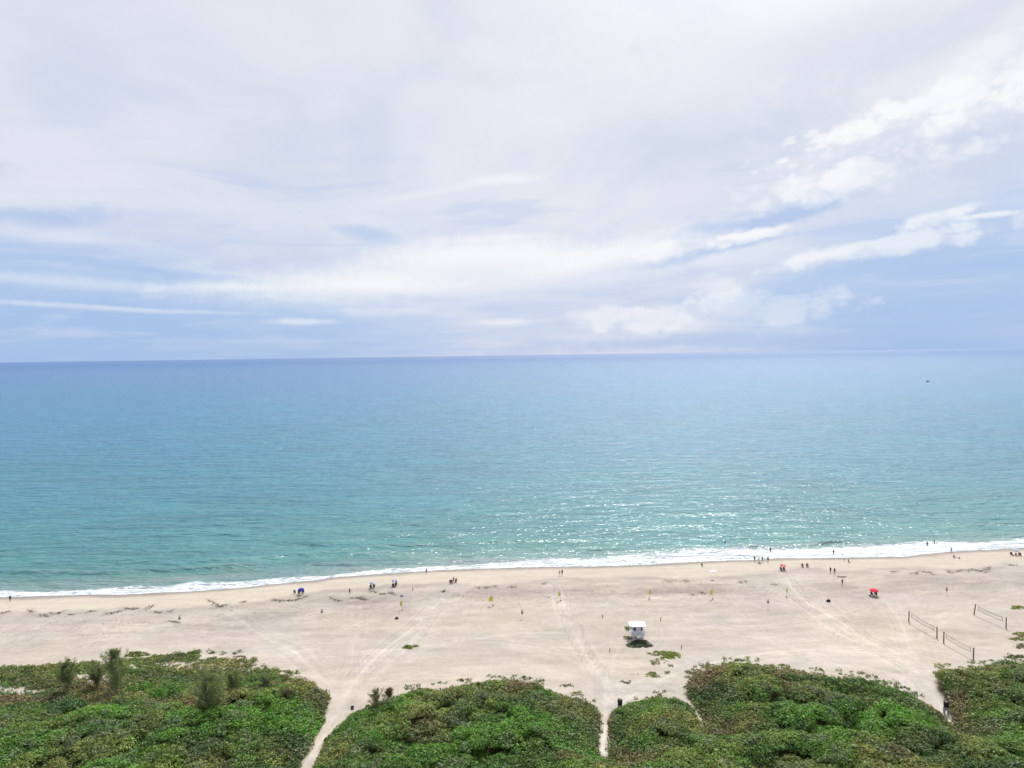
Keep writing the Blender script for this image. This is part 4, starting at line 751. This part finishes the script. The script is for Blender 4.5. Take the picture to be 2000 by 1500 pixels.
# ------------------------------------------------------------------ umbrellas, chairs, bags
def umbrella(px, py, col, r, h, lab, tilt=(0, 0), two=None):
    c = at(px, py); rt = empty('beach_umbrella', c, 0, (0, 0, random.uniform(0, 1))); tag(rt, lab, 'umbrella', 'beach umbrellas near the water')
    MB().bar((0, 0, -.3), (0, 0, h+.1), .025, .02, 8).build('pole', MP, rt); b_ = bmesh.new(); n = 8; rings = []
    for rr, zz in ((.03, .34), (r*.45, .26), (r*.8, .1), (r, -.05), (r, -.17)):
        rings.append([b_.verts.new(((rr*(1-.03*(k % 2)))*math.cos(math.pi*k/n), rr*(1-.03*(k % 2))*math.sin(math.pi*k/n), zz-(.03*(k % 2)*rr/r))) for k in range(2*n)])
    for A, B in zip(rings, rings[1:]):
        for k in range(2*n): b_.faces.new((A[k], A[(k+1) % (2*n)], B[(k+1) % (2*n)], B[k]))
    b_.faces.new(rings[0]); me = bpy.data.meshes.new('canopy'); b_.to_mesh(me); b_.free(); m1 = mat('umbrella_cloth', col, .85, .06, 1.5)
    o = link('canopy', me, m1, rt); o.location = (0, 0, h-.25); o.rotation_euler = (tilt[0], tilt[1], 0)
    if two:
        me.materials.append(mat('umbrella_stripe', two, .85))
        for f in me.polygons:
            if (f.index//2) % 4 == 1: f.material_index = 1
    md = o.modifiers.new('thick', 'SOLIDIFY'); md.thickness = .012
    m = MB()
    for k in range(8):
        a = math.pi*k/4; m.bar((0, 0, h-.35), (r*.9*math.cos(a), r*.9*math.sin(a), h-.22), .008, .008, 4)
    m.build('rib', MP, rt)
umbrella(588,1162,(.035,.035,.30),.85,1.75,'deep blue beach umbrella, leftmost on the beach',(R(12),R(-8)))
umbrella(727,1149,(.36,.40,.52),.7,1.75,'pale grey-blue beach umbrella left of the lilac one',(R(5),0))
umbrella(771,1145,(.20,.20,.36),.78,1.8,'lilac-blue beach umbrella, right of the pale grey one',(R(5),0),(.6,.6,.72))
umbrella(1529,1114,(.62,.13,.14),.85,1.75,'pinkish red umbrella near the surf beside the rightmost flag',(R(8),0),(.8,.35,.36))
umbrella(1707,1164,(.60,.03,.07),1.1,1.8,'bright red umbrella highest up the beach, above the volleyball nets',(R(4),0))
umbrella(1984,1084,(.40,.40,.50),.85,1.7,'pale grey umbrella over the group at the right edge',(R(5),0))
CF = mat('chair_frame', (.4,.4,.42), .4)
def chair(px, py, rz, col, lab):
    c = at(px, py); rt = empty('beach_chair', c, rz); tag(rt, lab, 'chair', 'folding beach chairs'); fb = mat('chair_fabric', col, .85)
    MB().box((0, 0, .3), (.56, .5, .04), Matrix.Rotation(R(8), 3, 'X'), .01).build('seat', fb, rt); MB().box((0, .36, .62), (.56, .04, .68), Matrix.Rotation(R(-22), 3, 'X'), .01).build('backrest', fb, rt)
    m = MB()
    for s_ in (-.3, .3): m = MB(); m.bar((s_, -.3, 0), (s_, .3, .32), .018); m.bar((s_, .35, 0), (s_, -.22, .5), .018); m.bar((s_, .22, .3), (s_, .5, .95), .018); m.bar((s_, -.25, .5), (s_, .35, .52), .022); m.build('frame', CF, rt)
DK = (.05,.045,.05)
for a in [(584,1161,.3,DK,'dark chair under the blue umbrella'),(591,1160,-.2,(.06,.05,.04),'brown chair at the right under the blue umbrella'),(576,1160,.6,(.12,.13,.10),'grey-green chair left of the blue umbrella'),(724,1150,.2,DK,'dark chair under the pale grey-blue umbrella'),(730,1149,-.1,DK,'second dark chair, at the right under the pale grey-blue umbrella'),(768,1147,.2,DK,'dark chair under the lilac-blue umbrella'),(773,1145,-.2,DK,'second dark chair, at the right under the lilac-blue umbrella'),
 (1526,1115,0,DK,'dark chair under the pinkish red umbrella'),(1532,1115,.1,DK,'second dark chair, at the right under the pinkish red umbrella'),(1704,1164,.2,(.10,.02,.03),'dark red chair under the bright red umbrella'),(1711,1163,-.1,DK,'dark chair at the right under the bright red umbrella'),(1568,1108,.1,DK,'left chair of the unshaded pair right of the pinkish red umbrella'),(1577,1108,-.1,(.09,.06,.06),'right chair of the unshaded pair right of the pinkish red umbrella'),
 (882,1140,.2,DK,'black chair in the seated group near the water'),(890,1138,-.3,(.20,.03,.04),'dark red chair in the seated group near the water'),(1976,1085,.1,DK,'dark chair at the left of the group on the right edge'),(1992,1086,-.1,DK,'dark chair at the right of the group on the right edge')]: chair(*a)
def bag(px, py, col, s_, lab, cat='bag', name='beach_bag'):
    c = at(px, py); rt = empty(name, c, random.uniform(-.5, .5)); tag(rt, lab, cat); mm = mat('bag_cloth', col, .8)
    MB().box((0, 0, .22*s_), (.9*s_, .5*s_, .44*s_), bev=.09*s_, taper=.8).build('body', mm, rt, True)
    m = MB(); 
    for yy in (-.14, .14):
        for k in range(6):
            a0 = math.pi*k/6; a1 = math.pi*(k+1)/6; m.bar((.22*s_*math.cos(a0), yy*s_, (.42+.22*math.sin(a0))*s_), (.22*s_*math.cos(a1), yy*s_, (.42+.22*math.sin(a1))*s_), .02*s_, .02*s_, 5)
    m.build('handle', mm, rt)
bag(775,1209,(.035,.03,.03),1.0,'black bag alone on the sand below the leftmost yellow flag')
bag(1618,1175,(.03,.03,.035),1.15,'black cooler bag alone on the sand left of the bright red umbrella')
bag(1072,1166,(.80,.80,.80),.9,'white bag on the sand beside a yellow flag')
bag(785,1165,(.30,.32,.5),1.0,'pale blue bag on the sand below the lilac-blue umbrella')
bag(1699,1164,(.10,.07,.07),.6,'small dark bag left of the bright red umbrella')
bag(866,1156,(.07,.06,.05),.7,'brown bag below the seated group near the water')
bag(1873,1091,(.25,.23,.22),.8,'grey bag beside the dark lying person at the right')
bag(1484,1101,(.15,.14,.10),.6,'small brown bag on the sand behind the four waders')
def towel(px, py, sx_, sy_, rz, col, lab):
    c = at(px, py, .03); b_ = bmesh.new(); nx = 10; ny = 6; q_ = [[b_.verts.new((sx_*(i/(nx-1)-.5), sy_*(j/(ny-1)-.5), .02*math.sin(i*1.3)+.015*math.cos(j*2+i))) for i in range(nx)] for j in range(ny)]
    for j in range(ny-1):
        for i in range(nx-1): b_.faces.new((q_[j][i], q_[j][i+1], q_[j+1][i+1], q_[j+1][i]))
    me = bpy.data.meshes.new('towel'); b_.to_mesh(me); b_.free(); o = link('towel', me, mat('towel_cloth', col, .95)); o.location = c; o.rotation_euler = (0, 0, rz); md = o.modifiers.new('thick', 'SOLIDIFY'); md.thickness = .02; tag(o, lab, 'towel')
towel(1393,1115,2.0,1.3,.3,(.68,.72,.78),'pale bluish towel spread on the sand near the surf')
towel(1868,1093,1.8,.9,.1,(.5,.46,.44),'pale towel beside the dark lying person at the right')
towel(710,1171,1.9,.9,-.4,(.12,.09,.08),'dark brown towel among seaweed left of the pale umbrellas')
# dark board on the sand
c = at(1644,1127,.12); b_ = bmesh.new(); prof = [(-1.35,.04,.03),(-1.1,.26,.06),(-.6,.38,.09),(0,.42,.1),(.6,.38,.09),(1.1,.24,.07),(1.38,.04,.05)]; rings = []
for xx, w_, t__ in prof: rings.append([b_.verts.new((xx, w_*math.cos(a), t__*math.sin(a)+(.12*max(0, abs(xx)-.9)))) for a in [k*math.pi/6 for k in range(12)]])
for A, B in zip(rings, rings[1:]):
    for k in range(12): b_.faces.new((A[k], A[(k+1) % 12], B[(k+1) % 12], B[k]))
b_.faces.new(rings[0][::-1]); b_.faces.new(rings[-1]); me = bpy.data.meshes.new('board'); b_.to_mesh(me); b_.free()
rt = empty('surfboard', c, R(-6)); tag(rt, 'long dark surfboard lying on the sand beside two standing people', 'surfboard'); o = link('board', me, mat('dark_board', (.05,.035,.035), .4), rt)
for s_ in (-1, 1): MB().box((-1.0, s_*.1, -.1), (.16, .02, .14), taper=.6).build('fin', BK, rt)
# ------------------------------------------------------------------ boat far out
bx, by = unproj(1812,746,0); rt = empty('boat', (float(bx), float(by), 0), R(20)); tag(rt, 'tiny dark motor boat far out on the sea at the right', 'boat')
b_ = bmesh.new(); rings = []
for t in [0, .15, .4, .7, .9, 1]:
    w_ = 1.3*(1-max(0, t-.4)**2*2.6); xx = -4+8.4*t; rings.append([b_.verts.new(p) for p in ((xx, -w_, 1.0+.4*t), (xx, -w_*.75, -.2), (xx, 0, -.45+.3*t), (xx, w_*.75, -.2), (xx, w_, 1.0+.4*t))])
for A, B in zip(rings, rings[1:]):
    for k in range(4): b_.faces.new((A[k], B[k], B[k+1], A[k+1]))
    b_.faces.new((A[0], A[4], B[4], B[0]))
b_.faces.new(rings[0]); me = bpy.data.meshes.new('hull'); bmesh.ops.recalc_face_normals(b_, faces=b_.faces); b_.to_mesh(me); b_.free(); HB = mat('dark_hull', (.03,.05,.08), .4); link('hull', me, HB, rt)
m = MB(); m.box((-.6, 0, 1.9), (2.2, 1.6, 1.2), bev=.1, taper=.85); m.build('cabin', HB, rt); m = MB(); m.box((-.6, 0, 2.72), (2.8, 2.0, .1), bev=.02); m.bar((-.6, 0, 2.7), (-.6, 0, 4.2), .05); m.build('roof', HB, rt); MB().box((-4.2, 0, .9), (.5, .4, 1.1), bev=.06).build('outboard_motor', BK, rt)
# ------------------------------------------------------------------ PEOPLE
def body_mesh(pose):
    J = {'pel':(0,0,.95,.135),'wai':(0,0,1.10,.125),'che':(0,.01,1.33,.155),'neck':(0,.0,1.50,.058),'chin':(0,-.02,1.57,.066),'head':(0,-.015,1.66,.095),'crown':(0,.0,1.73,.075),
     'nose':(0,-.115,1.645,.012)}
    E = [('pel','wai'),('wai','che'),('che','neck'),('neck','chin'),('chin','head'),('head','crown'),('head','nose')]
    if pose == 'stand': legs = {-1:((.10,-.02,.52),(.11,.01,.09)),1:((.10,0,.52),(.12,.02,.09))}; arms = {-1:((.26,.03,1.17),(.27,-.05,.92)),1:((.25,.02,1.17),(.28,-.06,.93))}; dz = 0
    elif pose == 'walk': legs = {-1:((.09,-.18,.55),(.10,-.26,.10)),1:((.09,.06,.53),(.10,.34,.15))}; arms = {-1:((.25,.14,1.18),(.25,.08,.93)),1:((.25,-.10,1.18),(.25,-.24,.98))}; dz = 0
    elif pose == 'sit': legs = {-1:((.12,-.42,.98),(.13,-.55,.56)),1:((.12,-.42,.98),(.13,-.58,.56))}; arms = {-1:((.26,-.05,1.2),(.24,-.28,1.1)),1:((.26,-.05,1.2),(.22,-.28,1.1))}; dz = -.5
    elif pose == 'arms': legs = {-1:((.13,-.04,.52),(.16,0,.09)),1:((.13,0,.52),(.17,.02,.09))}; arms = {-1:((.38,-.06,1.38),(.52,-.14,1.50)),1:((.36,-.06,1.30),(.50,-.14,1.24))}; dz = 0
    for s_ in (-1, 1):
        k = 'L' if s_ < 0 else 'R'
        (kx, ky, kz), (ax, ay, az_) = legs[s_]; (ex, ey, ez), (wx_, wy_, wz_) = arms[s_]
        J['hip'+k] = (s_*.10, 0, .90, .095); J['kn'+k] = (s_*kx, ky, kz, .058); J['an'+k] = (s_*ax, ay, az_, .038); J['toe'+k] = (s_*ax, ay-.17, az_-.05, .028)
        J['sh'+k] = (s_*.175, .01, 1.42, .062); J['el'+k] = (s_*ex, ey, ez, .038); J['wr'+k] = (s_*wx_, wy_, wz_, .024)
        d = Vector((s_*(wx_-ex), wy_-ey, wz_-ez)).normalized(); w = Vector(J['wr'+k][:3]); side = d.cross(Vector((1, 0, 0))).normalized()
        J['pa'+k] = (*(w+d*.07), .030)
        E += [('pel','hip'+k),('hip'+k,'kn'+k),('kn'+k,'an'+k),('an'+k,'toe'+k),('che','sh'+k),('sh'+k,'el'+k),('el'+k,'wr'+k),('wr'+k,'pa'+k)]
        for f, ln in enumerate((.075, .085, .09, .08)):
            o_ = side*((f-1.5)*.021); p1 = w+d*(.10)+o_; p2 = p1+d*ln*.5; p3 = p2+d*ln*.45+Vector((-s_*.018, 0, 0))
            for t_i, p in enumerate((p1, p2, p3)): J[f'f{f}{t_i}{k}'] = (*p, .009)
            E += [('pa'+k, f'f{f}0{k}'), (f'f{f}0{k}', f'f{f}1{k}'), (f'f{f}1{k}', f'f{f}2{k}')]
        p1 = w+d*.035-side*.045; J['th0'+k] = (*p1, .010); J['th1'+k] = (*(p1+d*.04-side*.012), .009); E += [('wr'+k,'th0'+k),('th0'+k,'th1'+k)]
    names = list(J); me = bpy.data.meshes.new('body'); me.from_pydata([(x, y, z+dz) for x, y, z, _ in J.values()], [(names.index(a), names.index(b)) for a, b in E], [])
    o = bpy.data.objects.new('body_tmp', me); COL.objects.link(o); md = o.modifiers.new('skin', 'SKIN'); o.modifiers.new('sub', 'SUBSURF').levels = 1; md.use_smooth_shade = True
    for i, n in enumerate(names): me.skin_vertices[0].data[i].radius = (J[n][3],)*2
    me.skin_vertices[0].data[0].use_root = True
    dg = bpy.context.evaluated_depsgraph_get(); dg.update(); r_ = bpy.data.meshes.new_from_object(o.evaluated_get(dg)); bpy.data.objects.remove(o); r_.name = 'body'; r_.materials.clear()
    return r_, J, dz
BODY = {p: body_mesh(p) for p in ('stand', 'walk', 'sit', 'arms')}
SK = [mat('skin_light', (.50,.30,.21), .6, .05), mat('skin_tan', (.36,.20,.13), .6, .05), mat('skin_dark', (.14,.07,.045), .6, .05)]
HR = [mat('hair_dark', (.03,.02,.015), .7), mat('hair_fair', (.30,.20,.09), .7)]
_cloth = {}
def cloth(c):
    if c not in _cloth: _cloth[c] = mat('swim_cloth', c, .85, .08, 4)
    return _cloth[c]
def person(px, py, pose, rz, skin, hair, bottom, top, lab, sink=0., scale=1.):
    c = at(px, py)
    if shore(c.x)-c.y < 1: x, y = unproj(px, py, 0.1); c = Vector((float(x), float(y), max(float(height(x, y)), -.9)))
    c.z -= sink
    rt = empty('person', c, rz); rt.scale = (scale,)*3; tag(rt, lab, 'person'); me, J, dz = BODY[pose]; me = me.copy(); link('body', me, SK[skin], rt)
    j = lambda n: Vector(J[n][:3])+Vector((0, 0, dz)); h = j('head')
    m = MB(); m.ball((h.x, h.y+.03, h.z+.035), .108, (.92, 1, .95)); bmesh.ops.delete(m.b, geom=[v for v in m.b.verts if v.co.y < h.y-.045 and v.co.z < h.z+.05], context='VERTS'); m.build('hair', HR[hair], rt, True)
    m = MB(); m.lathe([(.145, -.06), (.165, -.02), (.155, .1)], 14, j('pel'))
    for k in 'LR': 
        a, b_ = j('hip'+k), j('kn'+k); m.bar(a+(b_-a)*-.05, a.lerp(b_, .55), .118, .10, 12)
    m.build('shorts', cloth(bottom), rt, True)
    if top:
        m = MB(); m.bar(j('wai')-Vector((0, 0, .08)), j('che')+Vector((0, 0, .03)), .155, .185, 14)
        m.bar(j('che')+Vector((0, 0, .03)), j('neck')-Vector((0, 0, .02)), .185, .075, 14)
        for k in 'LR':
            a, b_ = j('sh'+k), j('el'+k); m.bar(a-(b_-a)*.15, a.lerp(b_, .6), .078, .06, 10)
        m.build('shirt', cloth(top), rt, True)
N_ = (.02,.025,.04); BKc = (.015,.015,.018)
for a in [(20,1175,'stand',0,2,0,BKc,BKc,'person in dark clothes standing alone at the far left waterline'),(833,1122,'stand',0,1,0,(.3,.3,.3),N_,'person in dark top standing alone at the foam edge left of centre'),
 (1098,1124,'walk',.5,1,0,BKc,BKc,'person in black walking with a paler companion near the centre surf'),(1093,1125,'walk',.4,0,1,(.5,.4,.35),(.55,.42,.38),'person in pale clothes beside the walker in black near the centre surf'),
 (1371,1107,'sit',0,2,0,BKc,BKc,'person in black sitting alone on the sand near the surf'),
 (1474,1097,'stand',.2,1,0,BKc,N_,'leftmost of four people standing together at the waterline'),(1482,1099,'walk',1.5,0,1,(.5,.42,.4),(.45,.40,.38),'second of four people at the waterline, in pale clothes'),(1489,1098,'arms',0,1,0,N_,BKc,'third of four people at the waterline, elbows out, dark clothes'),(1500,1098,'stand',-.2,1,0,N_,BKc,'rightmost of four people at the waterline, standing slightly apart'),
 (1505,1077,'stand',0,1,0,N_,N_,'person in dark swimwear standing in the foam behind the four waders'),(1628,1082,'stand',.4,2,0,BKc,BKc,'broad dark figure standing in foam right of the pink umbrella'),(1646,1085,'stand',0,0,0,N_,None,'small child standing in the foam to the right of a dark figure',0,.6),
 (1649,1096,'walk',1.2,1,1,(.35,.3,.3),None,'child walking on wet sand left of the sitting person',0,.6),(1657,1100,'sit',.5,1,0,(.2,.15,.12),(.30,.24,.16),'person in brown sitting on the wet sand beside a child'),
 (1622,1119,'stand',.1,2,0,BKc,BKc,'left person of the dark pair standing above the surfboard'),(1630,1121,'stand',-.1,2,0,BKc,BKc,'right person of the dark pair standing above the surfboard'),(1645,1143,'arms',.2,2,0,BKc,N_,'person with raised elbows standing below the dark surfboard'),
 (1811,1065,'stand',0,1,0,BKc,BKc,'dark figure standing in shallow surf, left of the pair at the right'),(1825,1061,'arms',.4,1,0,BKc,N_,'figure with arms out in the surf at the right'),(1830,1061,'stand',0,0,0,N_,None,'child in the surf beside the figure with arms out',0,.65),
 (1858,1079,'arms',0,1,0,N_,None,'slim person at the waterline right of the surf pair'),(1863,1091,'sit',1.2,2,0,BKc,BKc,'dark-clothed person sitting on the sand at the right near a grey bag'),
 (1567,1108,'sit',.1,1,0,N_,(.35,.15,.15),'person in dull red on the left unshaded chair'),(1577,1108,'sit',-.1,1,0,BKc,(.3,.18,.18),'person in faded pink on the right unshaded chair'),
 (879,1140,'sit',.4,1,0,BKc,BKc,'person in black at the left of the seated group'),(886,1139,'arms',0,1,0,BKc,(.25,.02,.03),'person in dark red standing in the seated group'),(891,1137,'sit',-.3,0,0,(.3,.04,.04),(.28,.08,.09),'person in red at the right of the seated group'),
 (683,1158,'sit',.4,1,0,BKc,(.10,.08,.07),'person sitting alone on the sand left of the pale umbrellas'),(773,1146,'sit',-.2,1,0,BKc,BKc,'person in black seated under the lilac-blue umbrella'),(1711,1164,'sit',-.1,1,0,N_,(.06,.05,.06),'person in dark shirt seated under the bright red umbrella'),
 (1984,1087,'sit',0,1,0,N_,BKc,'person in black under the pale umbrella at the right edge'),(1976,1086,'sit',.3,2,0,BKc,(.15,.05,.05),'person in maroon at the left of the right-edge group'),(1993,1087,'sit',-.2,1,0,BKc,(.05,.05,.08),'person in navy at the right of the right-edge group')]:
    person(*a)
for px, py, lab in [(1416,1060,'swimmer, head and shoulders above water, leftmost in the sea'),(1480,1067,'swimmer just beyond the foam above the four waders')]:
    person(px, py, 'stand', 0, 1, 0, BKc, BKc, lab, .25)
